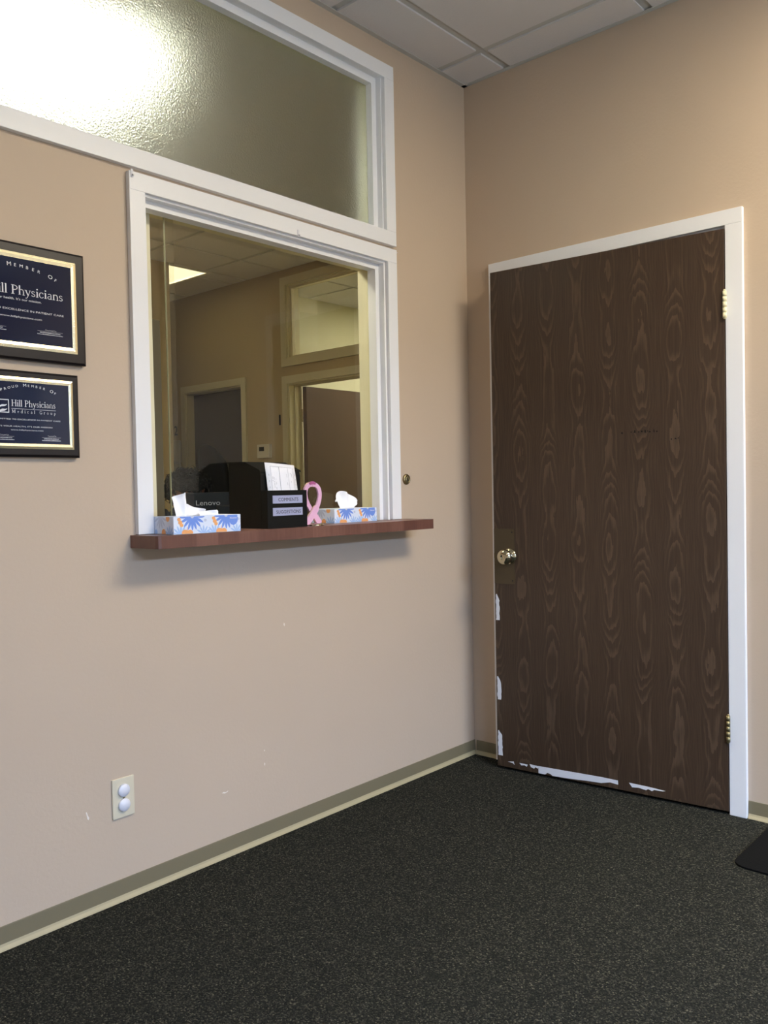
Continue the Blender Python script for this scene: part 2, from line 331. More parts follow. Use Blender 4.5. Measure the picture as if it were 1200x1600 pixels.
# ------------------------------------------------------------------ room shell
H = 2.8814
XR = 4.7; YB = -5.2
def cells(mb, axis, t0, t1, a0, a1, z0, z1, holes, mi=0):
    """wall slab with rectangular holes (a_lo,a_hi,z_lo,z_hi)"""
    As = sorted({a0, a1} | {h_[0] for h_ in holes} | {h_[1] for h_ in holes}); Zs = sorted({z0, z1} | {h_[2] for h_ in holes} | {h_[3] for h_ in holes})
    for i in range(len(As)-1):
        zrun = None
        for j in range(len(Zs)-1):
            ca, cz = (As[i]+As[i+1])/2, (Zs[j]+Zs[j+1])/2
            if any(h_[0] < ca < h_[1] and h_[2] < cz < h_[3] for h_ in holes): continue
            if axis == 'x': mb.box((t0, As[i], Zs[j]), (t1, As[i+1], Zs[j+1]), mi)
            else: mb.box((As[i], t0, Zs[j]), (As[i+1], t1, Zs[j+1]), mi)
fl = MB().box((-5.4, YB-.1, -.1), (XR+.1, 4.3, 0)).build('floor', 'carpet'); struct(fl)

struct(MB().box((-5.3, YB, 0.0005), (-.13, 1.46, .004)).build('floor_reception', 'bounce_floor')); struct(MB().box((-3.4, 1.46, 0.0005), (-.6, 4.2, .004)).build('floor_exam_room', 'bounce_floor'))  # unseen pale floor layers, added to bounce light onto the ceilings
# window openings in wall_left
LW = (-1.600, -.540, 1.008, 2.040)   # reception window opening
UW = (-2.95, -.540, 2.150, 2.748)    # transom
mb = MB(); cells(mb, 'x', -.13, 0, YB, 1.46, 0, H+.02, [LW, UW])
def scuff(mb, y, z, pts, sc=1):
    mb.add([(.0006, y+a*sc, z+b*sc) for a, b in pts], [list(range(len(pts)))], 1)
scuff(mb, -1.83, .272, [(0, .012), (.003, .012), (.006, .002), (.010, -.006), (.008, -.012), (.004, -.008), (.003, 0)])
scuff(mb, -1.355, .205, [(-.012, .002), (-.004, .004), (.004, .001), (.014, .004), (.012, 0), (0, -.002)])
scuff(mb, -1.19, .255, [(0, .005), (.004, .003), (.003, -.006), (0, -.003)])
scuff(mb, -1.09, .71, [(0, .006), (.004, .002), (.003, -.008), (-.001, -.002)])
scuff(mb, -1.19, .30, [(0, .004), (.005, .001), (.002, -.003)])
struct(mb.build('wall_left', ['wall', 'chip']))
# inner face of the partition is the reception side colour: thin paint skin
mb = MB(); cells(mb, 'x', -.134, -.1301, YB, 1.46, 0, H, [LW, UW]); struct(mb.build('wall_left_reception_side', 'rwall'))

# back wall with door opening (y 0..0.12)
DX0, DX1, DZ = .190, 1.106, 2.050
mb = MB(); cells(mb, 'y', 0, .12, 0, XR+.1, 0, H+.02, [(DX0, DX1, 0, DZ), (3.95, 4.55, .95, 2.35)]); struct(mb.build('wall_back', 'wall'))
# right wall with the big daylight window
RW = (-4.1, -.55, .80, 2.45)
mb = MB(); cells(mb, 'x', XR, XR+.15, YB, 0, 0, H+.02, [RW]); struct(mb.build('wall_right', 'wall'))
struct(MB().box((-5.3, YB-.15, 0), (XR+.15, YB, H+.02)).build('wall_front', 'wall'))
wr = sroot('window_3', (XR, -2.3, .80))
mb = MB()
for y in (-4.1, -2.93, -1.76, -.59): mb.box((0.03, y+2.3, 0), (.09, y+2.34, 1.65))
for z in (0, 1.61): mb.box((.03, -1.8, z), (.09, 1.75, z+.04))
mb.build('window_frame', 'white', wr)
MB().box((.055, -1.79, .04), (.06, 1.74, 1.61)).build('glass_pane', 'glass', wr)
wb = sroot('window_5', (3.95, 0, .95)); mb = MB()
for x in (0, .56): mb.box((x, .03, 0), (x+.04, .09, 1.4))
for z in (0, 1.36): mb.box((0, .03, z), (.60, .09, z+.04))
mb.build('window_frame', 'white', wb); MB().box((.02, .055, .02), (.58, .06, 1.38)).build('glass_pane', 'glass', wb)
# hallway behind the ajar door
struct(MB().box((1.5, .121, 0), (1.6, 1.6, H)).build('wall_hall', 'rwall'))
# reception walls
YC = 1.46
D2 = (-4.145, -3.358, 0, 2.045); D1 = (-2.79, -1.88, 0, 2.0); TR = (-2.79, -1.88, 2.195, 2.765)
mb = MB(); cells(mb, 'y', YC, YC+.12, -5.3, 1.6, 0, H+.02, [D2, D1, TR]); struct(mb.build('wall_reception', 'rwall'))
struct(MB().box((-5.4, YB, 0), (-5.3, 4.3, H+.02)).build('wall_corridor_end', 'rwall'))
struct(MB().box((-3.36, YB, 0), (-3.24, .70, H)).build('wall_partition', 'rwall'))
struct(MB().box((-3.55, 4.2, 0), (-.5, 4.3, H+.02)).build('wall_exam_room', 'cream'))
struct(MB().box((-3.5, YC+.121, 0), (-3.4, 4.3, H+.02)).build('wall_exam_room_left', 'cream'))
struct(MB().box((-.6, YC+.121, 0), (-.5, 4.2, H+.02)).build('wall_exam_room_right', 'cream'))
struct(MB().box((-3.4, YC+.121, 2.07), (-.6, YC+.128, 2.15)).build('wall_exam_room_front', 'cream'))
struct(MB().box((-5.3, 1.6, 0), (-3.5, 1.7, H)).build('wall_behind_door', 'rwall'))

# ceiling: tegular tiles on a grid
cr = sroot('ceiling')
mb = MB(); mb.box((-5.4, YB-.1, H+.007), (XR+.1, 4.3, H+.12)); mb.build('ceiling_grid', 'grid', cr)
mb = MB()
gx = [.232+.6096*k for k in range(-9, 9)]; gy = [-.194+.6096*k for k in range(-9, 9)]
fixtures = {}
def tiles(x0, x1, y0, y1, skip):
    xs = [x0]+[g for g in gx if x0+.03 < g < x1-.03]+[x1]; ys = [y0]+[g for g in gy if y0+.03 < g < y1-.03]+[y1]
    for i in range(len(xs)-1):
        for j in range(len(ys)-1):
            cx, cy = (xs[i]+xs[i+1])/2, (ys[j]+ys[j+1])/2
            if any(a < cx < b and c < cy < e for a, b, c, e in skip): continue
            g = .017
            mb.box((xs[i]+g, ys[j]+g, H), (xs[i+1]-g, ys[j+1]-g, H+.02))
LA = (.232+3*.6096, .232+4*.6096, -.194-2*.6096, -.194)
LB = (.232+.6096*2, .232+.6096*3, -.194-7*.6096, -.194-5*.6096)
LN = (-1.30, -.70, -2.20, -1.00)
LFILL = (-2.75, -2.15, -2.9, -1.7)  # out-of-view fill light, added to brighten the reception
LF = (-3.86, -3.25, -.11, 1.10)
LR = (-2.5, -1.9, 2.3, 3.5)
tiles(0, XR, YB, 0, [LA, LB])
for a in ((-3.24, -.13, YB, 1.46), (-5.3, -3.36, YB, .7), (-5.3, -3.24, .7, 1.46), (-3.4, -.6, 1.58, 4.2)):
    tiles(*a, [LN, LFILL, LF, LR])
mb.build('ceiling_tiles', 'tile', cr)
mb = MB()
mb.box((0, YB, H-.002), (.020, 0, H+.001)); mb.box((0, -.020, H-.002), (XR, 0, H+.001)); mb.build('wall_angle', 'grid', cr)
def troffer(R, mt, label, z=H, group='recessed ceiling lights'):
    x0, x1, y0, y1 = R; t = thing('ceiling_light', label, 'light', ((x0+x1)/2, (y0+y1)/2, z), group=group)
    a, b = (x1-x0)/2, (y1-y0)/2
    m_ = MB()
    for s_ in (-1, 1):
        m_.box((s_*a, -b, -.004), (s_*(a-.03), b, .02)); m_.box((-a+.03, s_*b, -.004), (a-.03, s_*(b-.03), .02))
    m_.build('frame', 'ltan', t); MB().box((-a+.03, -b+.03, 0), (a-.03, b-.03, .01)).build('diffuser', mt, t); return t
troffer(LA, 'lampA', 'lit recessed ceiling light in the waiting room, nearest to the reception window')
troffer(LB, 'lampB', 'lit recessed ceiling light at the back of the waiting room')
troffer(LN, 'lampN', 'bright reception ceiling light glowing through the frosted upper window')
troffer(LFILL, 'lampFill', 'added unseen ceiling light that brightens the reception behind the plaque wall')
troffer(LF, 'lampF', 'cream lit ceiling light above the corridor seen through the reception window')
troffer(LR, 'lampR', 'lit ceiling light in the cream room behind the open inner door')

# baseboards (cove profile)
def base_x(name, y0, y1, x=0):
    m_ = MB(); m_.prism([(x, 0.015), (x+.005, .015), (x+.003, .058), (x+.0025, .060), (x, .060)], 'y', y0, y1, 0)
    m_.prism([(x, 0), (x+.013, 0), (x+.012, .003), (x+.007, .010), (x+.005, .016), (x, .016)], 'y', y0, y1, 1)
    struct(m_.build(name, ['base', 'toe']))
base_x('baseboard_left', YB, 0)
def base_y(name, x0, x1):
    m_ = MB(); m_.prism([(0, 0.015), (-.005, .015), (-.003, .058), (-.0025, .060), (0, .060)], 'x', x0, x1, 0)
    m_.prism([(0, 0), (-.013, 0), (-.012, .003), (-.007, .010), (-.005, .016), (0, .016)], 'x', x0, x1, 1)
    struct(m_.build(name, ['base', 'toe']))
base_y('baseboard_back', .013, .1235); base_y('baseboard_back_right', 1.1655, XR)

# ------------------------------------------------------------------ window_1: frosted transom above
def casing(mb, y0, y1, z0, z1, w_, x0=0, x1=.018, sides='lrtb', mi=0):
    if 't' in sides: mb.box((x0, y0, z1-w_), (x1, y1, z1), mi, .0015)
    if 'b' in sides: mb.box((x0, y0, z0), (x1, y1, z0+w_), mi, .0015)
    zz0 = z0+(w_ if 'b' in sides else 0); zz1 = z1-(w_ if 't' in sides else 0)
    if 'l' in sides: mb.box((x0, y0, zz0), (x1, y0+w_, zz1), mi, .0015)
    if 'r' in sides: mb.box((x0, y1-w_, zz0), (x1, y1, zz1), mi, .0015)
w1 = sroot('window_1', (0, 0, 0))
mb = MB(); casing(mb, -3.005, -.4828, 2.103, 2.790, .054); mb.build('window_casing', 'white', w1)
def ring(mb, x0, x1, o, i, mi=0):
    """rectangular ring between outer rect o and inner rect i (y0,y1,z0,z1)"""
    mb.box((x0, o[0], o[2]), (x1, i[0], o[3]), mi); mb.box((x0, i[1], o[2]), (x1, o[1], o[3]), mi)
    mb.box((x0, i[0], o[2]), (x1, i[1], i[2]), mi); mb.box((x0, i[0], i[3]), (x1, i[1], o[3]), mi)
mb = MB(); ring(mb, -.13, .002, (-2.951, -.538, 2.146, 2.752), (-2.943, -.5435, 2.157, 2.742)); mb.build('window_jamb', 'white', w1)
mb = MB(); ring(mb, -.05, -.022, (-2.943, -.5435, 2.157, 2.742), (-2.925, -.568, 2.176, 2.715)); mb.build('glazing_bead', 'white', w1)
MB().box((-.062, -2.94, 2.158), (-.054, -.545, 2.741)).build('frosted_glass', 'frost', w1)
mb = MB(); ring(mb, -.10, -.066, (-2.943, -.5435, 2.157, 2.742), (-2.93, -.556, 2.17, 2.729)); mb.build('inner_bead', 'cwhite', w1)

# ------------------------------------------------------------------ window_2: reception window
w2 = sroot('window_2', (0, 0, 0))
mb = MB(); casing(mb, -1.6507, -.4828, 1.0455, 2.0899, .052, sides='lrt'); mb.build('window_casing', 'white', w2)
mb = MB()
mb.box((-.066, -1.602, 1.045), (.004, -1.593, 2.045)); mb.box((-.066, -.5465, 1.045), (.004, -.538, 2.045)); mb.box((-.066, -1.593, 2.031), (.004, -.5465, 2.042))
mb.build('window_jamb', 'white', w2)
mb = MB()   # stop with pane track
mb.box((-.062, -.566, 1.045), (-.022, -.5465, 2.031)); mb.box((-.062, -1.593, 1.045), (-.022, -1.573, 2.031)); mb.box((-.062, -1.573, 2.010), (-.022, -.566, 2.031))
mb.build('window_stop', 'white', w2)
mb = MB()
mb.box((-.13, -.550, 1.045), (-.069, -.538, 2.04)); mb.box((-.13, -1.602, 1.045), (-.069, -1.585, 2.04)); mb.box((-.13, -1.585, 2.025), (-.069, -.550, 2.04))
mb.build('inner_jamb', 'cwhite', w2)
mb = MB(); mb.box((-.082, -1.472, 1.046), (-.076, -.552, 2.024)); mb.build('glass_pane', 'glass', w2)
mb = MB(); mb.box((-.0822, -1.474, 1.046), (-.0758, -1.4721, 2.024)); mb.build('pane_edge', 'edge', w2)
mb = MB(); mb.box((-.099, -1.584, 1.046), (-.093, -1.43, 2.024)); mb.build('glass_pane', 'glass', w2)
mb = MB(); mb.box((-.105, -1.584, 1.046), (-.087, -1.518, 2.024), 0, .002); mb.build('pane_stile', 'cwhite', w2)
mb = MB(); mb.box((-.101, -1.518, 1.046), (-.091, -1.488, 1.70), 0, .002); mb.build('dark_seal', 'seal', w2)
mb = MB(); mb.box((-.074, -1.565, 1.40), (-.066, -1.552, 1.47), 0, .002); mb.build('pane_latch', 'white', w2)

# shelf
sh = MB()
bm = bmesh.new()
pts = [(-.30, -1.56), (-.132, -1.56), (-.132, -1.600), (0, -1.600), (0.0, -1.668), (.128, -1.668), (.137, -1.664), (.14, -1.656), (.14, -.438), (.0, -.438), (0, -.54), (-.132, -.54), (-.132, -.58), (-.30, -.58)]
pts = [(-.30, -1.595), (0.0005, -1.595), (0.0005, -1.668), (.128, -1.668), (.137, -1.664), (.14, -1.656), (.14, -.438), (.0005, -.438), (.0005, -.545), (-.30, -.545)]
sh.prism(pts, 'z', 1.008, 1.0445)
tag(sh.build('shelf', 'laminate'), 'reddish brown wood laminate shelf under the reception window', 'shelf')

# small hooks and nail on the casings
def hook(y, z, label):
    m_ = MB(); m_.box((.018, y-.004, z-.012), (.0205, y+.004, z+.012), 0, .001); m_.tube([(.0205, y, z-.004), (.026, y, z-.010), (.028, y, z-.006)], .0016, 6)
    tag(m_.build('adhesive_hook', 'cap'), label, 'hook')
hook(-1.642, 2.083, 'tiny clear white hook on the top left corner of the reception window casing')
hook(-1.00, 2.046, 'tiny white hook on the middle of the reception window top casing')
m_ = MB(); m_.tube([(0, -.472, 2.083), (.012, -.472, 2.084)], .0015, 6); tag(m_.build('nail', 'cap'), 'tiny nail in the wall beside the window casing corner', 'nail')

# brass lock in wall
t = thing('wall_lock', 'small round brass key lock in the tan wall right of the window', 'lock', (0, -.432, 1.201))
MB().lathe([(.021, 0), (.021, .004), (.018, .008), (.013, .009), (.013, .006)], (0, 0, 0), (1, 0, 0), 32).build('rim', 'brass', t)
MB().lathe([(.0125, .004), (.0125, .0085), (.0115, .0095), (.0005, .0095)], (0, 0, 0), (1, 0, 0), 24).build('cylinder', 'bhinge', t)
MB().box((.0090, -.0022, -.007), (.0102, .0022, .007)).build('keyhole', 'ink', t)

# outlet
t = thing('outlet_plate', 'ivory wall outlet plate with two round white safety caps', 'outlet', (0, -1.7155, .295))
MB().box((0, -.035, -.057), (.006, .035, .057), 0, .0025).build('cover_plate', 'ivory', t)
for dz in (.021, -.021):
    MB().lathe([(.0185, .005), (.0185, .010), (.0165, .0135), (.001, .0145)], (0, 0, dz), (1, 0, 0), 32).build('safety_cap', 'cap', t)
MB().lathe([(.003, .005), (.003, .0075), (.0005, .008)], (0, 0, 0), (1, 0, 0), 12).build('screw', 'bhinge', t)

# ------------------------------------------------------------------ plaques
def plaque(label, y0, y1, z0, z1, gm, nm, draw):
    yc = (y0+y1)/2; t = thing('wall_plaque', label, 'plaque', (0, yc, z0)); W, Hh = (y1-y0)/2, z1-z0
    m_ = MB(); b_ = .006
    V = [(0, -W, 0), (0, W, 0), (0, W, Hh), (0, -W, Hh), (.017, -W, 0), (.017, W, 0), (.017, W, Hh), (.017, -W, Hh), (.021, -W+b_, b_), (.021, W-b_, b_), (.021, W-b_, Hh-b_), (.021, -W+b_, Hh-b_)]
    m_.add(V, [(0, 3, 2, 1), (0, 1, 5, 4), (1, 2, 6, 5), (2, 3, 7, 6), (3, 0, 4, 7), (4, 5, 9, 8), (5, 6, 10, 9), (6, 7, 11, 10), (7, 4, 8, 11), (8, 9, 10, 11)]); m_.build('board', 'board', t)
    a = (-W+gm, W-gm, gm+.003, Hh-gm); c = (-W+nm, W-nm, nm+.004, Hh-nm)
    mid = tuple((p+q)/2 for p, q in zip(a, c)); m_ = MB()
    def R4(r_, x): return [(x, r_[0], r_[2]), (x, r_[1], r_[2]), (x, r_[1], r_[3]), (x, r_[0], r_[3])]
    V = R4(a, .0205)+R4(a, .022)+R4(mid, .0235)+R4(c, .0225)
    F = []
    for k in range(3):
        for i in range(4): F.append((k*4+i, k*4+(i+1) % 4, k*4+4+(i+1) % 4, k*4+4+i))
    F += [(3, 2, 1, 0), (12, 13, 14, 15)]
    m_.add(V, F); m_.build('gold_border', 'gold', t)
    m_ = MB(); m_.box((.0222, c[0]+.0005, c[2]+.0005), (.0232, c[1]-.0005, c[3]-.0005)); pl = m_.build('engraved_plate', 'navy', t)
    m_ = MB(); draw(m_, lambda s, z: (.02335, s-yc, z-z0)); m_.build('lettering', 'letter', pl)
    return t
def logo(m_, s0, s1, z0, z1, P):
    w_ = (s1-s0)*.06
    for a in (((s0, z0), (s1, z0+w_)), ((s0, z1-w_), (s1, z1)), ((s0, z0+w_), (s0+w_, z1-w_)), ((s1-w_, z0+w_), (s1, z1-w_))):
        (p, q), (p2, q2) = a; m_.add([P(p, q), P(p2, q), P(p2, q2), P(p, q2)], [(0, 1, 2, 3)])
    L_ = s1-s0
    for (o, th) in ((.56, .15), (.22, .17)):
        top = [(s0+L_*(.12+.72*k/8), z0+L_*(o-.22+.42*(k/8)+.10*math.sin(k/8*PI*1.5))) for k in range(9)]
        bot = [(p, q-L_*th*math.sin(PI*(.08+.84*k/8))) for k, (p, q) in enumerate(top)]
        for k in range(8): m_.add([P(*top[k]), P(*top[k+1]), P(*bot[k+1]), P(*bot[k])], [(0, 1, 2, 3)])
def sigline(m_, s0, s1, z, P, seed):
    m_.add([P(s0, z), P(s1, z), P(s1, z+.0004), P(s0, z+.0004)], [(0, 1, 2, 3)])
    rnd = random.Random(seed); a = s0+(s1-s0)*.3; n = 14; pts = [(a+(s1-s0)*.45*k/n, z+.0018+(.0035 if k in (1, 6, 11) else .0018)*(k % 2)+rnd.random()*.001) for k in range(n+1)]
    for k in range(n):
        (p, q), (p2, q2) = pts[k], pts[k+1]; m_.add([P(p, q), P(p2, q2), P(p2, q2+.0006), P(p, q+.0006)], [(0, 1, 2, 3)])
    for j, (lo, hi) in enumerate(((.1, .88), (.0, 1.0))):
        x = s0+(s1-s0)*lo; zz = z-.0042-.0045*j
        while x < s0+(s1-s0)*hi:   # unreadably small print: fine broken strokes
            l_ = .0012+rnd.random()*.0012; hh = .0012+rnd.random()*.0008
            m_.add([P(x, zz), P(x+l_, zz), P(x+l_, zz+hh), P(x, zz+hh)], [(0, 1, 2, 3)]); x += l_+.0006
def draw1(m_, P):
    arctext(m_, 'PROUD MEMBER OF', -1.992, 1.753, .27, .405, .0105, P)
    logo(m_, -2.118, -2.072, 1.690, 1.736, P)
    serif(m_, 'Hill Physicians', -2.062, -1.864, 1.682, .0235, P)
    text(m_, "It's your health. It's our mission.", -2.062, -1.925, 1.6675, .0062, P)
    text(m_, 'COMMITTED TO EXCELLENCE IN PATIENT CARE', -2.118, -1.864, 1.6405, .0052, P)
    text(m_, 'www.hillphysicians.com', -2.035, -1.925, 1.6225, .0050, P)
    sigline(m_, -2.10, -2.02, 1.596, P, 3); sigline(m_, -1.938, -1.868, 1.596, P, 4)
def draw2(m_, P):
    arctext(m_, 'PROUD MEMBER OF', -1.966, 1.4465, .17, .425, .0080, P)
    logo(m_, -2.052, -2.019, 1.377, 1.411, P)
    serif(m_, 'Hill Physicians', -2.013, -1.894, 1.3945, .0165, P)
    m_.add([P(-2.013, 1.3880), P(-1.894, 1.3880), P(-1.894, 1.3888), P(-2.013, 1.3888)], [(0, 1, 2, 3)])
    serif(m_, 'Medical Group', -2.012, -1.894, 1.3775, .0085, P, track=.42)
    text(m_, 'COMMITTED TO EXCELLENCE IN PATIENT CARE', -2.062, -1.882, 1.3595, .0036, P)
    text(m_, "IT'S YOUR HEALTH, IT'S OUR MISSION", -2.050, -1.905, 1.3415, .0036, P)
    text(m_, 'www.hillphysicians.com', -2.016, -1.930, 1.3325, .0036, P)
    sigline(m_, -2.062, -2.008, 1.3165, P, 5); sigline(m_, -1.934, -1.882, 1.3165, P, 6)
plaque('larger dark framed award plaque with navy plate and gold border, the upper one', -2.184, -1.800, 1.516, 1.816, .026, .040, draw1)
plaque('smaller dark framed award plaque with navy plate below the larger plaque', -2.106, -1.826, 1.265, 1.488, .018, .030, draw2)

# ------------------------------------------------------------------ door_1 (back wall)
dr = sroot('door_1', (0, 0, 0))
mb = MB(); T_ = -.018
xl, xr, zt = .1244, 1.1641, 2.100
mb.box((xl, T_, 2.048), (xr, 0, zt), 0, .0015); mb.box((xl, T_, 0), (.184, 0, 2.048), 0, .0015); mb.box((1.106, T_, 0), (xr, 0, 2.048), 0, .0015)
mb.build('door_casing', 'white', dr)
mb = MB(); mb.box((DX0-.002, 0, 0), (DX0+.006, .12, DZ)); mb.box((DX1-.004, 0, 0), (DX1+.002, .12, DZ)); mb.box((DX0+.006, 0, DZ-.008), (DX1-.004, .12, DZ+.002)); mb.box((DX0+.006, .046, DZ-.022), (DX1-.004, .12, DZ-.008)); mb.box((DX0+.006, .046, 0), (DX0+.018, .12, DZ-.022)); mb.box((DX1-.016, .046, 0), (DX1-.004, .12, DZ-.022))
mb.build('door_jamb', 'white', dr)
hinge = Vector((1.104, -.022)); latch = Vector((.193, -.108)); ang = math.atan2((latch-hinge).y, (latch-hinge).x)
# leaf local: x from 0 (hinge) to .914 (latch), front face at local +y side -> towards camera
lf = MB().box((0, 0, .012), (.914, -.044, 2.036), 0, .0012).build('door_leaf', 'veneer', dr, loc=(hinge.x, hinge.y, 0), rot=(0, 0, ang))
def chip(pts, off=.0007):
    m_ = MB(); n = len(pts); m_.add([(a, off, b) for a, b in pts]+[(a, -.0002, b) for a, b in pts], [list(range(n)), list(range(n, 2*n))[::-1]]+[[i, (i+1) % n, n+(i+1) % n, n+i] for i in range(n)])
    m_.build('peeled_patch', 'chipw', lf)
def rag(a0, a1, ztop, zbot, seed, amp=.005, n=16):
    rnd = random.Random(seed); top = [(a0+(a1-a0)*k/n, ztop+rnd.uniform(-.001, .001)) for k in range(n+1)]
    bot = [(a0+(a1-a0)*k/n, max(.0135, zbot+rnd.uniform(-amp, amp))) for k in range(n, -1, -1)]; return top+bot
def vrag(u0, u1, z0, z1, seed, n=12):
    rnd = random.Random(seed); L_ = [(u1-(u1-u0)*.15*rnd.random(), z0+(z1-z0)*k/n) for k in range(n+1)]
    R_ = [(u0+(u1-u0)*(.0 if k < n*.8 else (k/n-.8)*3.5)+rnd.uniform(0, .003), z0+(z1-z0)*k/n) for k in range(n, -1, -1)]; return L_+R_
chip(vrag(.893, .911, .617, .724, 1)); chip(vrag(.891, .911, .288, .384, 2)); chip(vrag(.889, .911, .057, .160, 3))
chip([(.866, .036), (.840, .041), (.836, .028), (.845, .034)]); chip([(.814, .040), (.776, .039), (.781, .030), (.790, .034), (.805, .031)])
chip([(.768, .043), (.727, .041), (.732, .031), (.742, .035), (.748, .028), (.762, .032)])
chip([(.729, .042), (.465, .047), (.400, .046), (.399, .030), (.430, .033), (.466, .024), (.53, .021), (.597, .016), (.640, .0145), (.668, .0135), (.678, .020), (.690, .0215), (.700, .0135), (.729, .0135)])
chip([(.357, .046), (.300, .045), (.273, .044), (.221, .041), (.230, .038), (.262, .037), (.270, .031), (.285, .036), (.292, .030), (.320, .034), (.345, .031)])
# faint remains of lettering on the door
def speck(u_, z_, a, b):
    MB().add([(u_, .0006, z_), (u_+a, .0006, z_), (u_+a, .0006, z_+b), (u_, .0006, z_+b)], [(0, 1, 2, 3)])
m_ = MB(); rnd = random.Random(9)
for (ua, ub, zz) in ((.365, .378, 1.352), (.27, .34, 1.353), (.235, .262, 1.352), (.16, .19, 1.322)):
    u_ = ua
    while u_ < ub:
        a = .003+rnd.random()*.006; bb = .004+rnd.random()*.008; m_.add([(u_, .0006, zz+rnd.uniform(-.003, .003)), (u_+a, .0006, zz), (u_+a*.8, .0006, zz+bb), (u_+a*.1, .0006, zz+bb*.8)], [(0, 1, 2, 3)]); u_ += a+.004+rnd.random()*.006
m_.build('sticker_residue', 'void', lf)
# push plate + knob
m_ = MB(); c_ = .008; P4 = [(.821, .768), (.9135, .768), (.9135, .993), (.821, .993)]
pp = []
for (cx, cz, a0) in ((.821+c_, .768+c_, 180), (.9135-.001, .768+.001, 270), (.9135-.001, .993-.001, 0), (.821+c_, .993-c_, 90)):
    rr = c_ if cx < .85 else .001
    pp += [(cx+rr*math.cos(math.radians(a0+22.5*k)), cz+rr*math.sin(math.radians(a0+22.5*k))) for k in range(5)]
m_.prism(pp, 'y', 0, .0018); pt_ = m_.build('latch_guard_plate', 'steel', lf)
for zz in (.782, .979): MB().lathe([(.0028, .0015), (.0028, .0028), (.001, .0032)], (.831, 0, zz), (0, 1, 0), 12).build('screw', 'black', pt_)
m_ = MB().lathe([(.033, .0015), (.033, .005), (.028, .008), (.016, .010), (.014, .018), (.019, .023), (.027, .029), (.031, .037), (.0315, .044), (.029, .050), (.023, .055), (.012, .058), (.009, .0578), (.0085, .0565), (.001, .056)], (.845, 0, .881), (0, 1, 0), 40)
m_.build('door_knob', 'chrome', lf)
m_ = MB().box((.914, -.030, .870), (.924, -.014, .892), 0, .002); m_.build('latch_bolt', 'brass', lf)
for zz, mt in ((1.776, 'phinge'), (.305, 'bhinge')):
    m_ = MB()
    for k in range(5): m_.lathe([(.0068, zz-.046+k*.0184), (.0068, zz-.046+k*.0184+.0176)], (-.002, .004, 0), (0, 0, 1), 14)
    m_.lathe([(.004, zz-.050), (.005, zz-.046)], (-.002, .004, 0), (0, 0, 1), 12); m_.lathe([(.005, zz+.046), (.003, zz+.051)], (-.002, .004, 0), (0, 0, 1), 12)
    m_.build('door_hinge', mt, lf)

# mat
m_ = MB(); pts = []
for cx, cy, a0 in ((1.25+.045, -.415+.045, 180), (2.15-.045, -.415+.045, 270), (2.15-.045, .0-.07, 0), (1.25+.045, .0-.07, 90)):
    pts += [(cx+.045*math.cos(math.radians(a0+15*k)), cy+.045*math.sin(math.radians(a0+15*k))) for k in range(7)]
m_.prism(pts, 'z', 0.0005, .006)
tag(m_.build('floor_mat', 'rubber'), 'black rubber floor mat lying on the dark carpet right of the door', 'mat')

